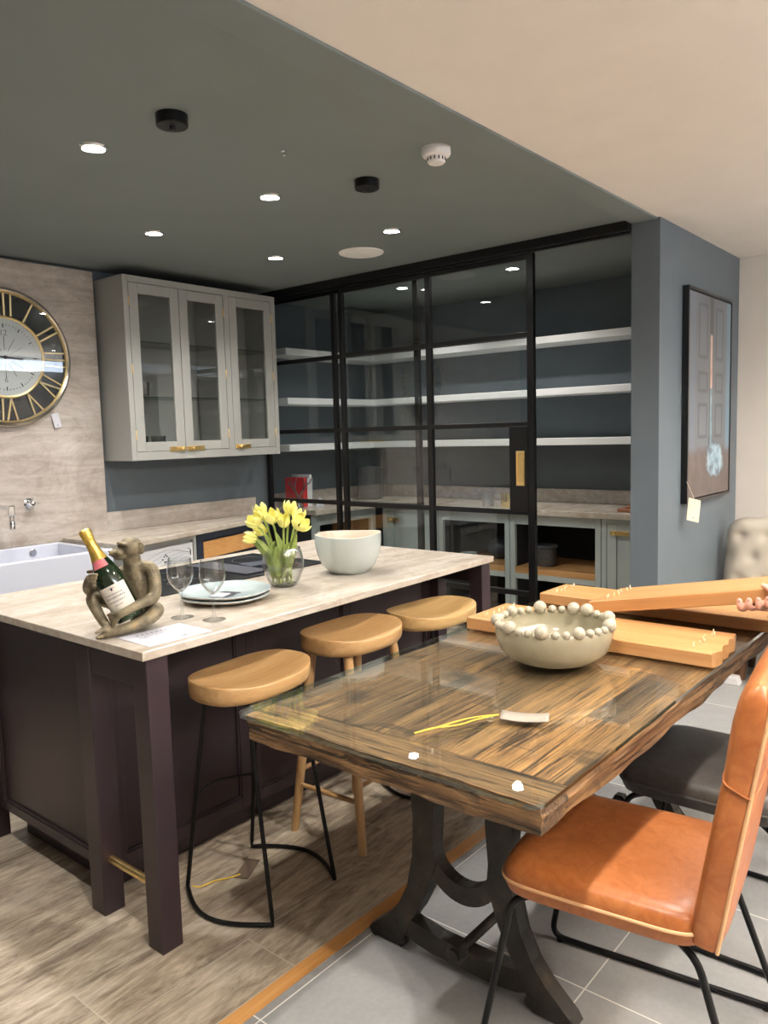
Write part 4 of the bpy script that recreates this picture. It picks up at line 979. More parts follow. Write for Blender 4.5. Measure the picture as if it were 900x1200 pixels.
# big bowl
BX, BY = 2.47, 2.25
def bw(p, a, r, h):
    k = (h/0.165)**2; f_ = 1 + k*0.035*math.cos(4*(a+0.6)); dz = k*(0.004*math.cos(2*(a+0.9)) - (0.014*math.exp(-((math.atan2(math.sin(a-2.2), math.cos(a-2.2)))/0.12)**2)))
    return Vector((p.x*f_, p.y*f_, p.z + dz))
t = thing('stoneware_bowl', 'deep pale grey stoneware bowl with cream inside on the island', 'bowl', (BX, BY, ZT))
MB().lathe([(0, 0.001), (0.075, 0), (0.082, 0.004), (0.115, 0.035), (0.134, 0.085), (0.141, 0.130), (0.139, 0.165)], (BX, BY, ZT), 72, fn=bw).build('body', M['stoneware_grey'], t)
MB().lathe([(0.139, 0.165), (0.1365, 0.1665), (0.134, 0.163), (0.135, 0.13), (0.128, 0.087), (0.108, 0.04), (0.075, 0.012), (0, 0.010)], (BX, BY, ZT), 72, fn=bw).build('inner_glaze', M['stoneware_cream'], t)
MB().tube(smooth_path([(BX-0.02, BY+0.139, ZT+0.152), (BX-0.014, BY+0.131, ZT+0.146), (BX-0.006, BY+0.126, ZT+0.11), (BX-0.004, BY+0.118, ZT+0.08)], 5), 0.0016, 6).build('glaze_line', M['piping_tan'], t)

# ------------------------------------------------------------------ skinned figures
def skin_mesh(name, mat, parent, chains, levels=2, joints=None, root=0, post=None):
    """chains: lists of (x, y, z, radius); equal points are shared, so limbs join"""
    verts, rad, edges, idx = [], [], [], {}
    off = worg(root_of(parent)) if parent else Vector((0, 0, 0))
    for ch in chains:
        prev = None
        for (x, y, z, r) in ch:
            key = (round(x, 4), round(y, 4), round(z, 4))
            if key not in idx: idx[key] = len(verts); verts.append(Vector((x, y, z))-off); rad.append(r)
            if prev is not None and prev != idx[key]: edges.append((prev, idx[key]))
            prev = idx[key]
    me = bpy.data.meshes.new(name); me.from_pydata(verts, edges, []); me.materials.append(mat)
    o = bpy.data.objects.new(name, me); C.objects.link(o)
    if parent: o.parent = parent
    sk = o.modifiers.new('skin', 'SKIN'); sk.use_smooth_shade = True
    if not me.skin_vertices: 
        with bpy.context.temp_override(object=o): pass
    L = me.skin_vertices[0].data if me.skin_vertices else None
    if L:
        for i, r in enumerate(rad): L[i].radius = (r, r)
        L[root].use_root = True
    sb = o.modifiers.new('subdivision', 'SUBSURF'); sb.levels = levels; sb.render_levels = levels
    return o
def blob_mesh(name, mat, parent, chains, balls=(), voxel=0.003, smooth=6, tubes=()):
    """limbs and lumps fused into one continuous surface"""
    b = MB()
    for chn in chains:
        P = [Vector(p[:3]) for p in chn]; rr = [p[3] for p in chn]
        if len(P) > 2:
            Q, Rr = [], []
            SP = smooth_path(P, 5); n = len(SP)-1
            for i, p in enumerate(SP):
                x = i/n*(len(P)-1); k = min(int(x), len(P)-2); Q.append(p); Rr.append(rr[k]+(rr[k+1]-rr[k])*(x-k))
        else: Q, Rr = P, rr
        b.tube(Q, Rr, 14)
        for p, r in zip(P, rr): b.ball(p, r, 14, 10)
    for p, r, sc, rot in balls: b.ball(p, r, 18, 12, sc, rot=rot)
    for pts, r in tubes: b.tube(pts, r, 8)
    return b.build(name, mat, parent, smooth=True, mods=[('REMESH', {'mode': 'VOXEL', 'voxel_size': voxel, 'use_smooth_shade': True}), ('SMOOTH', {'factor': 0.5, 'iterations': smooth})])
# monkey ornament
MO = Vector((1.352, 2.128, ZT))
def mk(u, v, z): p = im(MO, u, v, z); return (p.x, p.y, p.z)
def mch(*pts): return [mk(*p[:3]) + (p[3],) for p in pts]
t = thing('monkey_ornament', 'bronze-coloured seated monkey bottle holder on the island, hugging a champagne bottle', 'ornament', MO)
HD = Euler((0, 0, R(-50))).to_matrix()      # local axes u, v
ch = [mch((0.016, 0.045, 0.045, 0.040), (0.010, 0.045, 0.110, 0.038), (-0.006, 0.040, 0.170, 0.036), (-0.014, 0.028, 0.215, 0.028), (-0.012, 0.014, 0.250, 0.026)),
      mch((-0.004, 0.040, 0.185, 0.028), (0.040, 0.030, 0.188, 0.0215), (0.056, 0.016, 0.150, 0.0205), (0.060, -0.012, 0.108, 0.0190), (0.030, -0.052, 0.094, 0.0155), (-0.002, -0.082, 0.080, 0.0125), (-0.022, -0.092, 0.071, 0.0125)),
      mch((-0.010, 0.040, 0.185, 0.026), (-0.060, 0.034, 0.172, 0.0190), (-0.118, 0.018, 0.138, 0.0175), (-0.138, -0.010, 0.132, 0.0165), (-0.134, -0.036, 0.152, 0.0135), (-0.116, -0.062, 0.176, 0.0125)),
      mch((0.020, 0.040, 0.042, 0.036), (0.058, 0.006, 0.060, 0.0255), (0.052, -0.030, 0.046, 0.0215), (0.010, -0.064, 0.030, 0.0170), (-0.036, -0.084, 0.020, 0.0155), (-0.062, -0.094, 0.013, 0.0125)),
      mch((0.000, 0.040, 0.042, 0.034), (-0.070, 0.020, 0.080, 0.0235), (-0.128, -0.012, 0.108, 0.0200), (-0.106, -0.040, 0.070, 0.0165), (-0.078, -0.060, 0.036, 0.0145), (-0.062, -0.080, 0.032, 0.0130), (-0.064, -0.100, 0.028, 0.0110))]
for k in range(4):
    ch.append(mch((-0.020, -0.091, 0.072, 0.0085), (-0.036, -0.096, 0.074-0.0095*k, 0.0062), (-0.056+0.004*k, -0.090, 0.070-0.0115*k, 0.0052)))
    ch.append(mch((-0.114, -0.064, 0.176, 0.0085), (-0.103, -0.086, 0.190-0.0095*k, 0.0060), (-0.082-0.003*k, -0.092, 0.193-0.0115*k, 0.0050)))
    ch.append(mch((-0.060, -0.092, 0.013, 0.0085), (-0.073, -0.104+0.010*k, 0.0095, 0.0066), (-0.084, -0.112+0.013*k, 0.0075, 0.0058)))
    ch.append(mch((-0.064, -0.098, 0.028, 0.0085), (-0.074, -0.112+0.009*k, 0.028, 0.0060), (-0.084, -0.118+0.011*k, 0.024, 0.0052)))
V_ = lambda u, v, z: im(MO, u, v, z)
balls = [(V_(-0.008, 0.006, 0.262), 0.0325, (1.05, 1.05, 0.98), HD), (V_(-0.034, -0.006, 0.248), 0.0225, (1.05, 0.95, 0.85), HD), (V_(-0.050, -0.013, 0.245), 0.0180, (1.0, 0.95, 0.75), HD),
         (V_(-0.040, -0.010, 0.234), 0.0165, (1.2, 1.0, 0.7), HD), (V_(-0.061, -0.017, 0.249), 0.0085, (0.8, 1.2, 0.7), HD),
         (V_(-0.035, -0.024, 0.247), 0.0100, (1, 1, 1), HD)]
tubes = [(smooth_path([V_(-0.045, 0.006, 0.272), V_(-0.040, -0.010, 0.275), V_(-0.026, -0.024, 0.275), V_(-0.006, -0.028, 0.271)], 5), 0.0058)]
# ears: rimmed shells
for (eu, ev, ez) in ((0.0265, -0.010, 0.258), (-0.034, 0.042, 0.258)):
    rim = [V_(eu + 0.0125*math.cos(a), ev - 0.008*math.cos(a), ez + 0.0165*math.sin(a)) for a in [2*PI*i/20 for i in range(21)]]
    tubes.append((rim, 0.0036)); balls.append((V_(eu-0.004, ev+0.004, ez), 0.0125, (0.9, 0.30, 1.15), HD))
body = blob_mesh('figure', M['antique_resin'], t, ch, balls, 0.0024, 4, tubes)
b = MB(); b.ball(V_(-0.036, -0.019, 0.2675), 0.0050, 12, 8).ball(V_(-0.015, -0.0255, 0.2665), 0.0050, 12, 8)
b.build('eyes', M['ink'], t)
b = MB().tube(smooth_path([V_(-0.068, -0.012, 0.243), V_(-0.0665, -0.0225, 0.2415), V_(-0.052, -0.0290, 0.2385), V_(-0.036, -0.0315, 0.2375)], 5), 0.0014, 6)
b.ball(V_(-0.0675, -0.020, 0.2515), 0.0022, 8, 6).ball(V_(-0.064, -0.026, 0.2515), 0.0022, 8, 6)
b.build('mouth', M['ink'], t)
b = MB().tube(smooth_path([V_(-0.10, 0.02, 0.17), V_(-0.132, 0.035, 0.182), V_(-0.160, 0.035, 0.180)], 5), [0.006]*10+[0.003], 8); b.build('tail', M['dark_walnut'], t)
# champagne bottle
p0 = im(MO, -0.006, -0.040, 0.046); p1 = im(MO, -0.134, -0.036, 0.322); ax = (p1-p0).normalized(); L0 = (p1-p0).length
u_ = (ax.cross(VA)).normalized(); fr = ax.cross(u_); BA = Matrix((u_, fr, ax)).transposed()
t = thing('champagne_bottle', 'dark green champagne bottle with gold foil neck held by the bronze monkey', 'bottle', p0)
s_ = L0/0.305
MB().lathe([(r*s_, h*s_) for r, h in ((0, 0.012), (0.030, 0.0), (0.040, 0.002), (0.0425, 0.01), (0.0425, 0.125), (0.040, 0.150), (0.033, 0.178), (0.0235, 0.205), (0.0175, 0.225), (0.0150, 0.250), (0, 0.250))], p0, 40, BA).build('bottle_body', M['bottle_green'], t)
MB().lathe([(r*s_, h*s_) for r, h in ((0.0255, 0.2015), (0.0215, 0.216), (0.0180, 0.232), (0.0160, 0.258), (0.0155, 0.268), (0.0178, 0.272), (0.0178, 0.281), (0.0165, 0.284), (0.0178, 0.288), (0.0178, 0.300), (0.013, 0.305), (0, 0.306))], p0, 32, BA,
           fn=lambda p, a, r, h: Vector((p.x*(1+0.035*math.sin(9*a+h*90)), p.y*(1+0.035*math.sin(9*a+h*90)), p.z))).build('gold_foil', M['gold_foil'], t)
def wrap(a0, a1, h0, h1, rad, n=20):
    b = MB()
    def fn(i, j):
        a = a0+(a1-a0)*i; h = h0+(h1-h0)*j; rr = rad(h)+0.0006
        return p0 + BA @ Vector((rr*math.cos(a), rr*math.sin(a), h))
    return b.grid(fn, n, 5)
camdir = BA.transposed() @ (-VA + Vector((0, 0, 0.35))); ca = math.atan2(camdir.y, camdir.x)
lab = wrap(ca-1.15, ca+1.15, 0.040*s_, 0.118*s_, lambda h: 0.0425*s_).build('front_label', M['label_cream'], t, fix=False)
def neckr(h): return s_*(0.0258 + (0.0342-0.0258)*max(0, (0.200-h/s_)/0.026))
wrap(ca-0.75, ca+0.75, 0.178*s_, 0.203*s_, neckr, 14).build('neck_label', M['pink_label'], t, fix=False)
b = MB(); rnd = random.Random(8)
def curved(b, a0, a1, h0, h1):
    def fn(i, j): a = a0+(a1-a0)*i; return p0 + BA @ Vector(((0.0425*s_+0.0012)*math.cos(a), (0.0425*s_+0.0012)*math.sin(a), h0+(h1-h0)*j))
    b.grid(fn, 4, 2)
for row, (h, hw, th) in enumerate(((0.107, 0.22, 0.004), (0.089, 0.62, 0.0045), (0.078, 0.70, 0.006), (0.066, 0.62, 0.0045), (0.054, 0.30, 0.003))):
    a = ca - hw
    while a < ca+hw:
        w_ = rnd.uniform(0.05, 0.12); curved(b, a, min(a+w_, ca+hw), h*s_, (h+th)*s_); a += w_+0.045
b.build('label_print', M['ink_grey'], lab, fix=False)
b = MB(); curved(b, ca-0.06, ca+0.06, 0.102*s_, 0.111*s_); b.build('label_crest', M['ink'], lab, fix=False)

# ================================================================== STOOLS
def saddle_seat(name, mat, t, c, w, d, th, flat=0.25, dip=0.020):
    """rounded saddle seat, long axis x, dished along its length"""
    n, ex = 64, 2.6
    def ring(k, sc, ztop):
        out = []
        for i in range(n):
            a = 2*PI*i/n; ca_, sa = math.cos(a), math.sin(a)
            x = w/2*sc*math.copysign(abs(ca_)**(2/ex), ca_); y = d/2*sc*math.copysign(abs(sa)**(2/ex), sa)
            if y < 0: y *= 1-flat*0.3*(abs(x)/(w/2))**2
            xn = x/(w/2); yn = y/(d/2)
            rise = dip*(abs(xn)**2.2) + 0.012*max(0, yn)**2*(1 if sc > .5 else .6)
            z = (th + rise - dip) if ztop else 0.0
            out.append((x, y, z))
        return out
    b = MB(); rings = []
    for sc, zz, top in ((0.84, 0.0, False), (0.93, 0.004, False), (0.975, 0.013, False), (0.995, 0.026, False)):
        rings.append([(x, y, zz) for x, y, z in ring(0, sc, False)])
    for sc, dz in ((1.0, -0.008), (0.998, -0.0025), (0.990, 0.0), (0.975, 0.0005)):
        rings.append([(x, y, z+dz) for x, y, z in ring(0, sc, True)])
    for sc in (0.85, 0.65, 0.42, 0.2): rings.append([(x, y, z-0.004*(1-sc)) for x, y, z in ring(0, sc, True)])
    V = [[b.bm.verts.new(Vector(c)+Vector(p)) for p in r_] for r_ in rings]
    for A, B in zip(V, V[1:]):
        for k in range(n):
            f = b.bm.faces.new((A[k], A[(k+1) % n], B[(k+1) % n], B[k])); f.smooth = True
    b.bm.faces.new(V[0][::-1]); f = b.bm.faces.new(V[-1]); f.smooth = True
    return b.build(name, M[mat], t)
def metal_stool(x, y, rz, zs, label, mat):
    t = thing('bar_stool', label, 'bar stool', (0, 0, 0), 'wooden topped bar stools at the island')
    saddle_seat('seat', mat, t, (0, 0, zs-0.070), 0.44, 0.29, 0.070)
    for s in (-1, 1):
        P = fillet_path([(s*0.125, 0.105, zs-0.066), (s*0.150, 0.195, 0.009)] , 0.03)
        arcp = [(s*(0.150+0.085*math.sin(PI*i/14)), 0.195-0.39*i/14, 0.009) for i in range(15)]
        pts = [Vector((s*0.118, 0.095, zs-0.066)), Vector((s*0.149, 0.192, 0.03))] + [Vector(p) for p in arcp] + [Vector((s*0.149, -0.192, 0.03)), Vector((s*0.118, -0.095, zs-0.066))]
        MB().tube(pts, 0.0072, 10).build('side_frame', M['black_metal'], t)
    f = 0.42; yb = 0.192 + (0.095-0.192)*f
    MB().tube([(-0.137+0.274*i/14, yb+0.075*math.sin(PI*i/14), 0.30) for i in range(15)], 0.0045, 8).build('footrest_bar', M['black_metal'], t)
    MB().box(-0.13, 0.13, -0.10, -0.07, zs-0.074, zs-0.066).box(-0.13, 0.13, 0.07, 0.10, zs-0.074, zs-0.066).build('seat_bracket', M['black_metal'], t)
    t.location = (x, y, 0); t.rotation_euler = (0, 0, rz); return t
metal_stool(1.648, 1.945, R(4), 0.752, 'bar stool with dished oak seat on black wire legs nearest the viewer', 'oak_seat')
metal_stool(2.66, 1.95, R(-4), 0.765, 'bar stool with pale oak seat on black wire legs, farthest along the island', 'oak_seat_light')
def wood_stool(x, y, rz, zs, label):
    t = thing('bar_stool', label, 'bar stool', (0, 0, 0), 'wooden topped bar stools at the island')
    saddle_seat('seat', 'oak_seat', t, (0, 0, zs-0.072), 0.43, 0.31, 0.072)
    ft = {}
    for sx in (-1, 1):
        for sy in (-1, 1):
            a = Vector((sx*0.135, sy*0.085, zs-0.066)); c = Vector((sx*0.185, sy*0.165, 0)); ft[sx, sy] = (a, c)
            MB().tube([a, (a+c)/2, c], [0.017, 0.0185, 0.0145], 16).build('leg', M['oak_leg'], t)
    for (k0, k1, h) in (((-1, -1), (-1, 1), 0.20), ((1, -1), (1, 1), 0.20), ((-1, -1), (1, -1), 0.26), ((-1, 1), (1, 1), 0.26)):
        f0 = 1-h/zs; p, q_ = ft[k0][0].lerp(ft[k0][1], f0), ft[k1][0].lerp(ft[k1][1], f0)
        MB().tube([p, (p+q_)/2, q_], [0.008, 0.0105, 0.008], 12).build('rung', M['oak_leg'], t)
    t.location = (x, y, 0); t.rotation_euler = (0, 0, rz); return t
wood_stool(2.168, 1.966, R(3), 0.778, 'all-oak bar stool with round splayed legs and rungs in the middle of the row')
# tag tied to the first stool
t = thing('stool_tag', 'brown tag on a yellow string lying on the floor inside the nearest stool', 'tag', (1.62, 2.04, 0))
MB().obox((1.68, 2.055, 0.003), (0.12, 0.05, 0.002), Euler((0, 0, R(28)))).build('card', M['tag_brown'], t)
MB().tube(smooth_path([(1.482, 2.10, 0.020), (1.50, 2.085, 0.012), (1.56, 2.085, 0.004), (1.60, 2.06, 0.004), (1.64, 2.045, 0.005)], 6), 0.0022, 6).build('cord', M['string_yellow'], t)
from mathutils import noise as mnoise
# ================================================================== DINING TABLE
TX0, TX1, TY0, TY1, TZ0, TZ1 = 1.312, 3.13, 0.708, 1.582, 0.700, 0.768
t = thing('dining_table', 'reclaimed timber dining table on black cast iron ends, glass covered', 'dining table', (2.2, 1.145, 0))
def live_slab(x0, x1, y0, y1, z0, z1, nx, ny, nz, amp, live):
    """board with rough live edges on the chosen sides"""
    b = MB(); bm = b.bm; vs_ = {}
    def P(i, j, k):
        key = (i, j, k)
        if key in vs_: return vs_[key]
        x = x0+(x1-x0)*i/nx; y = y0+(y1-y0)*j/ny; z = z0+(z1-z0)*k/nz
        def nz_(a, bb, c): return mnoise.noise(Vector((a, bb, c)))
        w = math.sin(PI*k/nz)*0.6 + 0.4
        if 'y0' in live and j == 0: y += amp*(0.7*nz_(x*2.5, 1.3, z*50)+0.45*nz_(x*9, 4.3, z*110)) + 0.006*(1-k/nz)
        if 'y1' in live and j == ny: y -= amp*(0.7*nz_(x*2.5, 7.3, z*50)+0.45*nz_(x*9, 9.3, z*110)) + 0.006*(1-k/nz)
        if 'x0' in live and i == 0: x += amp*(0.8*nz_(y*5, 2.3, z*20)+0.4*nz_(y*20, 5.3, z*50)) + 0.008*(1-k/nz)
        if 'x1' in live and i == nx: x -= amp*(0.8*nz_(y*5, 6.3, z*20)+0.4*nz_(y*20, 8.3, z*50))
        if k == 0: z += 0.006*nz_(x*6, y*6, 2.0)
        vs_[key] = bm.verts.new((x, y, z)); return vs_[key]
    def face(q, mi): bm.faces.new(q).material_index = mi
    for i in range(nx):
        for j in range(ny):
            face((P(i,j,nz), P(i+1,j,nz), P(i+1,j+1,nz), P(i,j+1,nz)), 0); face((P(i,j,0), P(i,j+1,0), P(i+1,j+1,0), P(i+1,j,0)), 1)
    for k in range(nz):
        for i in range(nx):
            face((P(i,0,k), P(i+1,0,k), P(i+1,0,k+1), P(i,0,k+1)), 1); face((P(i,ny,k), P(i,ny,k+1), P(i+1,ny,k+1), P(i+1,ny,k)), 1)
        for j in range(ny):
            face((P(0,j,k), P(0,j,k+1), P(0,j+1,k+1), P(0,j+1,k)), 1); face((P(nx,j,k), P(nx,j+1,k), P(nx,j+1,k+1), P(nx,j,k+1)), 1)
    return b
live_slab(TX0+0.115, TX1-0.115, TY0, TY1, TZ0, TZ1, 150, 3, 8, 0.014, ('y0', 'y1')).build('tabletop', [M['reclaimed_timber'], M['reclaimed_edge']], t)
live_slab(TX0, TX0+0.114, TY0, TY1, TZ0, TZ1, 3, 80, 8, 0.012, ('x0', 'y0', 'y1')).build('end_board', [M['reclaimed_end_top'], M['reclaimed_end']], t)
live_slab(TX1-0.114, TX1, TY0, TY1, TZ0, TZ1, 3, 80, 8, 0.012, ('x1', 'y0', 'y1')).build('end_board', [M['reclaimed_end_top'], M['reclaimed_end']], t)
def iron_end(x):
    yc = 1.155; th = 0.05; b = MB()
    def pr(pts, w=th, dx=0.0, bev=0.004): b.prism([(yc+p[0], p[1]) for p in pts], w, (x+dx, 0, 0), (0, 1, 0), (0, 0, 1), bev=bev)
    def mir(pts): return [(-p[0], p[1]) for p in pts][::-1]
    leg = [(0.085, 0.700), (0.082, 0.47), (0.094, 0.36), (0.080, 0.300), (0.106, 0.238), (0.118, 0.20), (0.150, 0.137), (0.172, 0.105), (0.190, 0.080), (0.200, 0.035), (0.215, 0.0), (0.325, 0.0), (0.338, 0.015), (0.325, 0.035), (0.255, 0.085), (0.215, 0.135), (0.182, 0.20), (0.160, 0.30), (0.158, 0.42), (0.168, 0.52), (0.172, 0.700)]
    pr(leg[::-1]); pr(mir(leg)[::-1])
    inner = [(0.096*math.sin(a), 0.365-0.100*math.cos(a)) for a in [R(-75)+R(150)*i/16 for i in range(17)]]
    outer = [(0.128*math.sin(a), 0.345-0.132*math.cos(a)) for a in [R(-72)+R(144)*i/16 for i in range(17)]]
    pr(outer + inner[::-1], th*0.85, 0.004)
    base = [(-0.23, 0.10), (-0.20, 0.045), (-0.17, 0.032), (-0.10, 0.026), (0.10, 0.026), (0.17, 0.032), (0.20, 0.045), (0.23, 0.10), (0.17, 0.098), (0.08, 0.085), (-0.08, 0.085), (-0.17, 0.098)]
    pr(base, th*0.9, 0.002)
    pr([(-0.27, 0.660), (0.27, 0.660), (0.27, 0.699), (-0.27, 0.699)], 0.07, -0.01)
    for s in (-1, 1):   # scrolled toes
        b.cyl((x-0.002, yc+s*0.312, 0.014), (x+th+0.002, yc+s*0.312, 0.014), 0.014, seg=14)
        b.cyl((x-0.002, yc+s*0.212, 0.030), (x+th+0.002, yc+s*0.212, 0.030), 0.016, seg=14)
    return b.build('cast_iron_end', M['cast_iron'], t)
iron_end(1.675); iron_end(2.70)
MB().cyl((1.66, 1.155, 0.088), (2.765, 1.155, 0.088), 0.014, seg=16).build('stretcher_rod', M['cast_iron'], t)
for x in (1.655, 2.752):
    MB().cyl((x-0.014, 1.155, 0.088), (x+0.016, 1.155, 0.088), 0.030, seg=6).cyl((x-0.024, 1.155, 0.088), (x-0.012, 1.155, 0.088), 0.018, seg=12).build('rod_nut', M['cast_iron'], t)
# glass sheet
def rrect(x0, x1, y0, y1, r, n=6):
    out = []
    for cx_, cy_, a0 in ((x1-r, y1-r, 0), (x0+r, y1-r, PI/2), (x0+r, y0+r, PI), (x1-r, y0+r, 3*PI/2)):
        for i in range(n+1): out.append((cx_+r*math.cos(a0+PI/2*i/n), cy_+r*math.sin(a0+PI/2*i/n)))
    return out
b = MB(); b.prism(rrect(1.283, 3.15, 0.700, 1.597, 0.035), 0.010, (0, 0, 0.770))
for f in b.bm.faces:
    if abs(f.normal.z) < 0.5: f.material_index = 1
b.bm.normal_update()
for f in b.bm.faces: f.material_index = 0 if abs(f.normal.z) > 0.5 else 1
o = b.build('glass_table_cover', [M['table_glass'], M['edge_glass']])
tag(o, 'clear glass sheet with rounded corners lying over the timber table top', 'glass sheet')
GZ = 0.7805
# tag on the table
t = thing('table_tag', 'curled cream tag with yellow string lying on the glass of the dining table', 'tag', (1.60, 0.97, GZ))
def tg(i, j):
    a = Vector((1.660, 1.010)); d = Vector((0.055, -0.118)).normalized(); n = Vector((-d.y, d.x))
    p = a + d*0.118*i + n*(0.060*(j-0.5)); return Vector((p.x, p.y, GZ+0.002+0.008*(2*i-1)**2*0.6))
MB().grid(tg, 12, 3).build('card', M['card'], t, fix=False, mods=[('SOLIDIFY', {'thickness': 0.0014})])
MB().tube(smooth_path([(1.655, 1.013, GZ+0.006), (1.60, 1.045, GZ+0.003), (1.545, 1.06, GZ+0.003), (1.49, 1.10, GZ+0.003), (1.44, 1.115, GZ+0.003)], 6), 0.0017, 6).build('cord', M['string_yellow'], t)
MB().tube(smooth_path([(1.655, 1.013, GZ+0.006), (1.61, 1.058, GZ+0.003), (1.555, 1.08, GZ+0.003), (1.50, 1.09, GZ+0.005), (1.44, 1.117, GZ+0.003)], 6), 0.0017, 6).build('cord', M['string_yellow'], t)
b = MB(); b.obox((1.705, 0.905, GZ+0.0062), (0.008, 0.010, 0.001), Euler((0, 0, R(-65)))); b.build('print', M['ink_grey'], t)

# bobble bowl
QX, QY = 2.172, 1.128
t = thing('bobble_bowl', 'wide beige glazed bowl with round balls along its rim on the dining table', 'bowl', (QX, QY, GZ))
r0 = 0.182
MB().lathe([(0, 0), (0.098, 0), (0.106, 0.003), (0.140, 0.018), (0.166, 0.045), (0.179, 0.080), (r0, 0.112), (r0-0.004, 0.120), (r0-0.012, 0.114), (0.168, 0.082), (0.152, 0.048), (0.122, 0.025), (0, 0.018)], (QX, QY, GZ), 72).build('vessel', M['beige_glaze'], t)
rnd = random.Random(2); sizes = [0.021, 0.012, 0.013, 0.0125]; a = 0.1; k = 0
seq = [0.0205, 0.0125, 0.013, 0.0215, 0.0125, 0.0125, 0.019, 0.013, 0.0125, 0.012, 0.0205, 0.0125, 0.0135]
while a < 2*PI - 0.02:
    s_ = seq[k % len(seq)] * 1.0
    MB().ball((QX+(r0-0.008)*math.cos(a), QY+(r0-0.008)*math.sin(a), GZ+0.114+s_*0.78), s_, 18, 12).build('bobble', M['bead_glaze'], t)
    nx_ = seq[(k+1) % len(seq)]; a += (s_+nx_+0.0075)/r0; k += 1

# oak boards with rows of small pegs
def board(label, T, L=0.88, Wd=0.275, th=0.045, wavy=False):
    """built along -y from the origin (near left bottom corner), placed by matrix T"""
    t = thing('pegged_board', label, 'board', (0, 0, 0), 'oak boards with small pegs on the dining table')
    pts = [(0, 0), (Wd, 0)]
    n = 10
    pts = [(0, 0)] + [(0, -L+0.012)] + [(Wd*i/n, -L + (0.007*math.sin(i*2.1) if wavy else 0.0) + 0.02*i/n*(1 if wavy else 0)) for i in range(1, n)] + [(Wd, -L+0.02)] + [(Wd, 0)]
    MB().prism(pts, th, (0, 0, 0), bev=0.003).build('plank', M['board_oak'], t)
    for yr in (-0.06, -L+0.075):
        for i in range(9):
            x = 0.03 + (Wd-0.06)*i/8; y = yr + 0.008*math.sin(i*1.7)
            MB().cyl((x, y, th-0.002), (x+0.003*math.sin(i), y, th+0.013), 0.0022, 0.0018, 8).build('peg', M['clear_peg'], t)
    t.matrix_world = T
    return t
board('oak pegged board lying flat on the glass right behind the beige bobble bowl', Matrix.Translation((2.355, 1.572, GZ)), 0.875, 0.275, 0.045, True)
board('oak pegged board lying flat at the far end of the dining table', Matrix.Translation((2.885, 1.560, GZ)) @ Matrix.Rotation(R(-1.0), 4, 'Z'), 0.95, 0.225, 0.043)
B3 = Matrix.Translation((2.625, 1.215, 0.829)) @ Matrix.Rotation(R(-10.5), 4, 'X')
board('oak board tilted up at one end by a hand, resting across the other boards', B3, 0.76, 0.285, 0.045)

# ================================================================== CHAIRS
def squircle(a, ex): return math.copysign(abs(math.cos(a))**(2/ex), math.cos(a)), math.copysign(abs(math.sin(a))**(2/ex), math.sin(a))
def cushion(w, d, h, ex=5.0, dome=0.010, n=72):
    """soft seat pad centred on the origin, z from 0 to h"""
    b = MB(); rings = []
    prof = [(0.90, 0.0), (0.965, 0.008), (0.99, h*0.28), (1.0, h*0.48), (0.995, h*0.62), (0.975, h*0.80), (0.93, h*0.92), (0.82, h), (0.6, h+dome*0.6), (0.3, h+dome*0.95)]
    for sc, z in prof:
        rings.append([b.bm.verts.new((w/2*sc*squircle(2*PI*k/n, ex)[0], d/2*sc*squircle(2*PI*k/n, ex)[1], z)) for k in range(n)])
    for A, B in zip(rings, rings[1:]):
        for k in range(n):
            f = b.bm.faces.new((A[k], A[(k+1) % n], B[(k+1) % n], B[k])); f.smooth = True
    b.bm.faces.new(rings[0][::-1]); f = b.bm.faces.new(rings[-1]); f.smooth = True
    return b
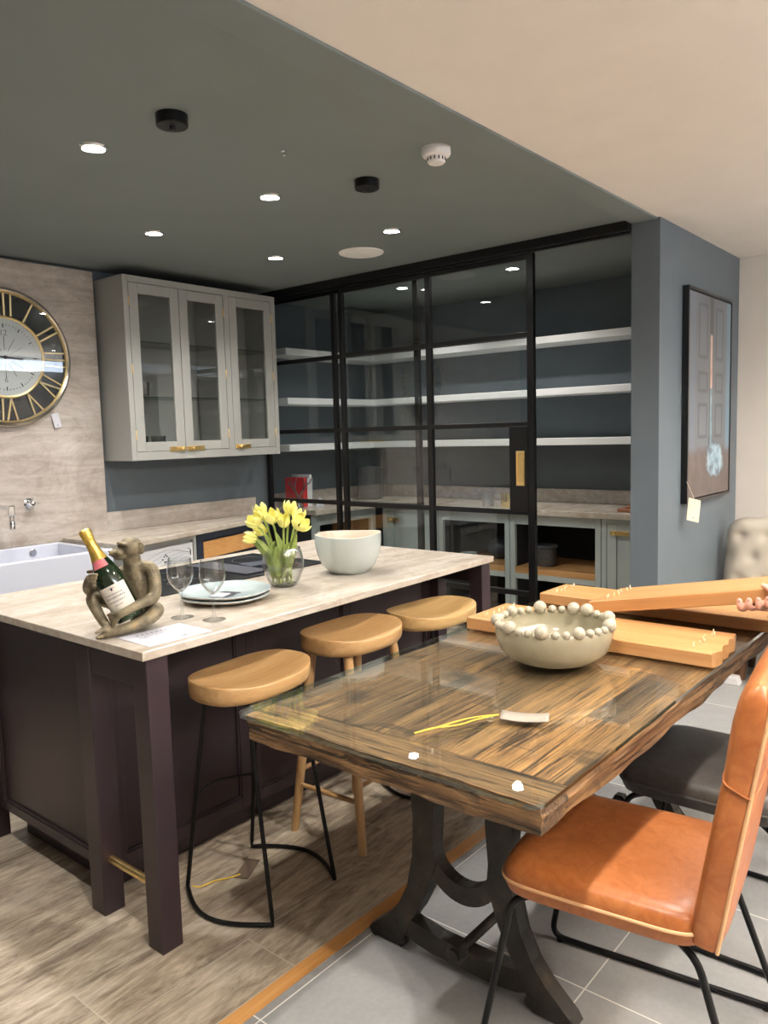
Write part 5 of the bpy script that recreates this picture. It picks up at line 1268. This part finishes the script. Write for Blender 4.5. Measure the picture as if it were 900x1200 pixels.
def sled_chair(label, x, y, rz, lm, pm, group):
    t = thing('dining_chair', label, 'dining chair', (0, 0, 0), group)
    zs = 0.405
    b = cushion(0.475, 0.475, 0.085, 7.0, 0.008)
    bmesh.ops.translate(b.bm, verts=b.bm.verts[:], vec=(0, 0, zs))
    seat = b.build('seat', M[lm], t)
    pts = [(0.4775/2*squircle(2*PI*k/80, 7.0)[0], 0.4775/2*squircle(2*PI*k/80, 7.0)[1], zs+0.041) for k in range(80)]
    MB().tube(pts, 0.0042, 8, closed=True).build('piping', M[pm], seat)
    # back: lofted sections, leaning, with a crease below the head roll
    H = 0.575; tilt = R(9.5); n = 48; b = MB(); rings = []; ys = -0.200; zb = 0.425
    ts = [0.0, 0.02, 0.06, 0.14, 0.28, 0.44, 0.575, 0.605, 0.62, 0.635, 0.665, 0.75, 0.84, 0.91, 0.955, 0.985, 1.0]
    edge = {1: [], -1: []}
    for q in ts:
        z = q*H
        w = 0.462 + 0.008*math.sin(PI*min(q/0.62, 1.0)); th = 0.074
        if q < 0.06: th *= 0.80+3.3*q; w *= 0.985 + 0.25*q
        if 0.55 < q <= 0.62: th *= 1 - 0.12*((q-0.55)/0.07)**2
        elif 0.62 < q < 0.70: th *= 1 - 0.12*((0.70-q)/0.08)**2
        if q > 0.70: th *= 1.0 + 0.08*min(1, (q-0.70)/0.08)
        if q > 0.84: kk = (q-0.84)/0.16; th *= math.sqrt(max(0.02, 1-kk**2.4)); w *= 1-0.10*kk**3
        cy_ = ys - math.sin(tilt)*z - 0.03; cz_ = zb + math.cos(tilt)*z
        ring = []
        for k in range(n):
            sx, sy_ = squircle(2*PI*k/n, 6.0); ring.append(b.bm.verts.new((w/2*sx, cy_ + th/2*sy_*math.cos(tilt), cz_ + th/2*sy_*math.sin(tilt))))
        rings.append(ring)
        for s in (1, -1): edge[s].append(Vector((s*(w/2-0.003), cy_ - 0.026, cz_ - 0.026*math.sin(tilt))))
    for A, B in zip(rings, rings[1:]):
        for k in range(n):
            f = b.bm.faces.new((A[k], A[(k+1) % n], B[(k+1) % n], B[k])); f.smooth = True
    b.bm.faces.new(rings[0][::-1]); f = b.bm.faces.new(rings[-1]); f.smooth = True
    back = b.build('backrest', M[lm], t)
    sq = 0.622*H; cy_ = ys - math.sin(tilt)*sq - 0.03; cz_ = zb + math.cos(tilt)*sq; wq = 0.470; tq = 0.074*0.885
    seam = [Vector((wq/2*squircle(2*PI*k/72, 6.0)[0], cy_ + tq/2*squircle(2*PI*k/72, 6.0)[1]*math.cos(tilt), cz_ + tq/2*squircle(2*PI*k/72, 6.0)[1]*math.sin(tilt) + 0.010*squircle(2*PI*k/72, 6.0)[1])) for k in range(72)]
    MB().tube(seam, 0.0022, 6, closed=True).build('seam', M[lm], back)
    loop = edge[1] + edge[-1][::-1]
    MB().tube(fillet_path(loop, 0.02, 3), 0.0042, 8).build('piping', M[pm], back)
    for s in (-1, 1):
        pts = fillet_path([(s*0.190, 0.14, zs+0.006), (s*0.214, 0.200, zs-0.012), (s*0.245, 0.275, 0.010), (s*0.245, -0.335, 0.010), (s*0.200, -0.215, zs-0.03), (s*0.185, -0.16, zs+0.004)], 0.045, 6)
        MB().tube(pts, 0.0085, 12).build('sled_leg', M['black_metal'], t)
    MB().tube([(-0.188, 0.12, zs-0.006), (0.188, 0.12, zs-0.006)], 0.0075, 10).tube([(-0.188, -0.15, zs-0.006), (0.188, -0.15, zs-0.006)], 0.0075, 10).build('cross_bar', M['black_metal'], t)
    for s in (-1, 1):
        for yy in (0.25, -0.30): MB().lathe([(0, 0), (0.010, 0), (0.010, 0.006), (0, 0.006)], (s*0.245, yy, 0.0), 12).build('glide', M['black_steel'], t)
    t.location = (x, y, 0); t.rotation_euler = (0, 0, rz); return t
sled_chair('tan leather dining chair with pale piping and black sled legs', 1.772, 0.738, R(7), 'tan_leather', 'piping_tan', 'leather sled chairs at the dining table')
sled_chair('black leather dining chair half hidden behind the tan chair', 2.420, 0.705, R(1), 'black_leather', 'black_piping', 'leather sled chairs at the dining table')

# grey upholstered chair beyond the table end
t = thing('upholstered_chair', 'grey fabric tub chair with brown wooden legs beyond the far end of the dining table', 'chair', (3.56, 0.55, 0))
b = MB()
def tub(i, j):
    a = R(40) + R(280)*i; rr = 0.34 - 0.05*j; zz = 0.18 + (0.36+0.12*(0.5-0.5*math.cos((a-R(40))/R(280)*2*PI)))*j
    return Vector((3.56+rr*math.cos(a), 0.55+rr*math.sin(a), zz))
b.grid(tub, 40, 8); b.build('tub_back', M['grey_fabric'], t, fix=False, mods=[('SOLIDIFY', {'thickness': 0.055, 'offset': 0.0}), ('SUBSURF', {'levels': 1, 'render_levels': 1})])
b = cushion(0.50, 0.50, 0.13, 3.0, 0.02); bmesh.ops.translate(b.bm, verts=b.bm.verts[:], vec=(3.56, 0.55, 0.26)); b.build('seat', M['grey_fabric'], t)
for sx in (-1, 1):
    for sy in (-1, 1): MB().tube([(3.56+sx*0.17, 0.55+sy*0.17, 0.27), (3.56+sx*0.20, 0.55+sy*0.20, 0)], [0.022, 0.014], 12).build('leg', M['dark_walnut'], t)
# small white block
o = MB().prism([(0, 0), (0.09, 0), (0.075, 0.045), (0.015, 0.045)], 0.07, (4.66, 1.25, 0), (0, 1, 0), (0, 0, 1)).build('white_foot_block', M['white_plastic'], bevel=0.004)
tag(o, 'small white wedge block on the grey floor tiles beyond the dining table', 'block')

# buttoned cream armchair by the far wall (faces -x)
t = thing('buttoned_armchair', 'cream deep buttoned armchair against the pale far wall', 'armchair', (5.0, 1.04, 0))
AX0, AYc = 5.06, 1.065
def backf(i, j):
    y = AYc + 0.41 - 0.82*i; z = 0.46 + 0.46*j; e = min(1.0, min(i, 1-i)/0.16); e = math.sqrt(max(0, 1-(1-e)**2))
    tz = min(1.0, (1-j)/0.14); tz = math.sqrt(max(0, 1-(1-tz)**2))
    zz = z - 0.10*(1-e)*j
    puff = 0.0
    for r_ in range(3):
        for c_ in range(5):
            by = AYc + 0.30 - 0.15*c_ + (0.075 if r_ % 2 else 0); bz = 0.56 + 0.13*r_
            puff -= 0.022*math.exp(-((y-by)**2+(zz-bz)**2)/0.0011)
    return Vector((AX0 + 0.02 - 0.10*e*tz - puff*1.0 + 0.10*j, y, zz))
b = MB().grid(backf, 44, 30); b.build('backrest', M['cream_fabric'], t, fix=False, mods=[('SOLIDIFY', {'thickness': 0.14, 'offset': -1.0})])
b = MB()
for r_ in range(3):
    for c_ in range(5):
        by = AYc + 0.30 - 0.15*c_ + (0.075 if r_ % 2 else 0); bz = 0.56 + 0.13*r_
        if abs(by-AYc) < 0.36: b.ball((AX0-0.035+0.10*(bz-0.48)/0.46, by, bz), 0.014, 12, 8, (0.6, 1, 1))
b.build('buttons', M['cream_fabric'], t)
b = cushion(0.50, 0.76, 0.16, 4.0, 0.03); bmesh.ops.translate(b.bm, verts=b.bm.verts[:], vec=(4.92, AYc, 0.37)); b.build('seat_cushion', M['cream_fabric'], t)
MB().box(4.70, 5.14, AYc-0.36, AYc+0.36, 0.17, 0.38, 0.03, 3).build('base', M['cream_fabric'], t)
for sx in (4.80, 5.10):
    for s in (-1, 1): MB().tube([(sx, AYc+s*0.22, 0.18), (sx, AYc+s*0.22, 0)], [0.045, 0.032], 14).build('leg', M['dark_walnut'], t)

# ================================================================== PERSON (only the hand reaches into the picture)
PX, PY = 2.98, 0.06
t = thing('person', 'person mostly out of view whose hand lifts the end of the tilted oak board', 'person', (PX, PY, 0))
bz = lambda y: 0.829 + math.sin(R(10.5))*(1.215-y)    # underside of the tilted board
W0 = (2.735, 0.555, bz(0.555)-0.030, 0.025)
ch = [[(PX, PY, 0.98, 0.135), (PX, PY, 1.15, 0.125), (PX-0.01, PY+0.01, 1.33, 0.135), (PX-0.01, PY+0.02, 1.45, 0.075), (PX-0.02, PY+0.05, 1.52, 0.055), (PX-0.03, PY+0.08, 1.60, 0.085), (PX-0.03, PY+0.09, 1.69, 0.085), (PX-0.03, PY+0.09, 1.75, 0.050)],
      [(PX-0.01, PY+0.01, 1.33, 0.135), (PX-0.17, PY+0.02, 1.38, 0.062), (PX-0.27, PY+0.10, 1.13, 0.046), (2.745, 0.40, 0.905, 0.030), W0],
      [(PX-0.01, PY+0.01, 1.33, 0.135), (PX+0.18, PY+0.02, 1.38, 0.062), (PX+0.26, PY+0.02, 1.10, 0.046), (PX+0.23, PY+0.16, 0.90, 0.032), (PX+0.22, PY+0.22, 0.84, 0.034)],
      [(PX, PY, 0.98, 0.135), (PX-0.09, PY, 0.88, 0.095), (PX-0.10, PY+0.02, 0.48, 0.062), (PX-0.10, PY-0.02, 0.09, 0.036), (PX-0.105, PY+0.10, 0.045, 0.028)],
      [(PX, PY, 0.98, 0.135), (PX+0.09, PY, 0.88, 0.095), (PX+0.10, PY+0.02, 0.48, 0.062), (PX+0.10, PY-0.02, 0.09, 0.036), (PX+0.105, PY+0.10, 0.045, 0.028)]]
K0 = (2.705, 0.625, bz(0.625)-0.024, 0.021)
ch.append([W0, K0])
yfs = (0.698, 0.670, 0.642, 0.614)
for k, yf in enumerate(yfs):      # four fingers under the board, tips curling up its near edge
    ln = (0.0, 0.004, 0.002, -0.006)[k]; zb_ = bz(yf)
    ch.append([K0, (2.676, yf-0.006, zb_-0.014, 0.0115), (2.642-ln, yf, zb_-0.014, 0.0112), (2.612, yf+0.003, zb_-0.006, 0.0108), (2.610, yf+0.005, zb_+0.016, 0.0092)])
ch.append([W0, (2.625, 0.560, bz(0.56)-0.012, 0.0125), (2.609, 0.592, bz(0.592)+0.022, 0.0105), (2.617, 0.622, bz(0.622)+0.050, 0.0095), (2.632, 0.640, bz(0.64)+0.058, 0.0085)])
body = blob_mesh('body', M['skin'], t, ch, (), 0.005, 3)
b = MB()
for k, yf in enumerate(yfs): b.ball((2.6015, yf+0.005, bz(yf)+0.019), 0.0055, 10, 6, (0.35, 0.95, 1.2))
b.build('fingernails', M['nail'], t)
ch = [[(PX, PY, 0.95, 0.150), (PX, PY, 1.15, 0.142), (PX-0.01, PY+0.01, 1.33, 0.150), (PX-0.01, PY+0.02, 1.44, 0.085)],
      [(PX-0.01, PY+0.01, 1.33, 0.150), (PX-0.17, PY+0.02, 1.38, 0.075), (PX-0.27, PY+0.10, 1.13, 0.060), (2.735, 0.34, 0.935, 0.045)],
      [(PX-0.01, PY+0.01, 1.33, 0.150), (PX+0.18, PY+0.02, 1.38, 0.075), (PX+0.26, PY+0.02, 1.10, 0.060), (PX+0.235, PY+0.13, 0.92, 0.045)]]
blob_mesh('jumper', M['dark_jumper'], t, ch, (), 0.007, 2)
ch = [[(PX, PY, 0.98, 0.150), (PX-0.09, PY, 0.88, 0.108), (PX-0.10, PY+0.02, 0.48, 0.078), (PX-0.10, PY-0.02, 0.10, 0.062)], [(PX, PY, 0.98, 0.150), (PX+0.09, PY, 0.88, 0.108), (PX+0.10, PY+0.02, 0.48, 0.078), (PX+0.10, PY-0.02, 0.10, 0.062)]]
blob_mesh('trousers', M['trousers'], t, ch, (), 0.008, 2)
for s in (-1, 1): MB().ball((PX+s*0.105, PY+0.05, 0.045), 0.06, 20, 12, (0.8, 2.1, 0.75)).build('shoe', M['black_leather'], t)
b = MB().ball((PX-0.03, PY+0.075, 1.67), 0.105, 24, 16, (0.92, 1.02, 1.1)); bmesh.ops.bisect_plane(b.bm, geom=b.bm.verts[:]+b.bm.edges[:]+b.bm.faces[:], plane_co=(PX-0.03, PY+0.125, 1.66), plane_no=(0, 1, -0.5), clear_outer=True)
b.build('hair', M['hair_brown'], t)
b = MB()
for s in (-1, 1): b.ball((PX-0.03+s*0.032, PY+0.166, 1.655), 0.011, 12, 8)
b.build('eyes', M['clock_white'], t)
MB().tube([(PX-0.03, PY+0.168, 1.655), (PX-0.03, PY+0.192, 1.622)], [0.008, 0.013], 10).build('nose', M['skin'], t)
MB().tube([(PX-0.055, PY+0.160, 1.592), (PX-0.03, PY+0.168, 1.590), (PX-0.005, PY+0.160, 1.592)], 0.006, 8).build('mouth', M['pink_label'], t)
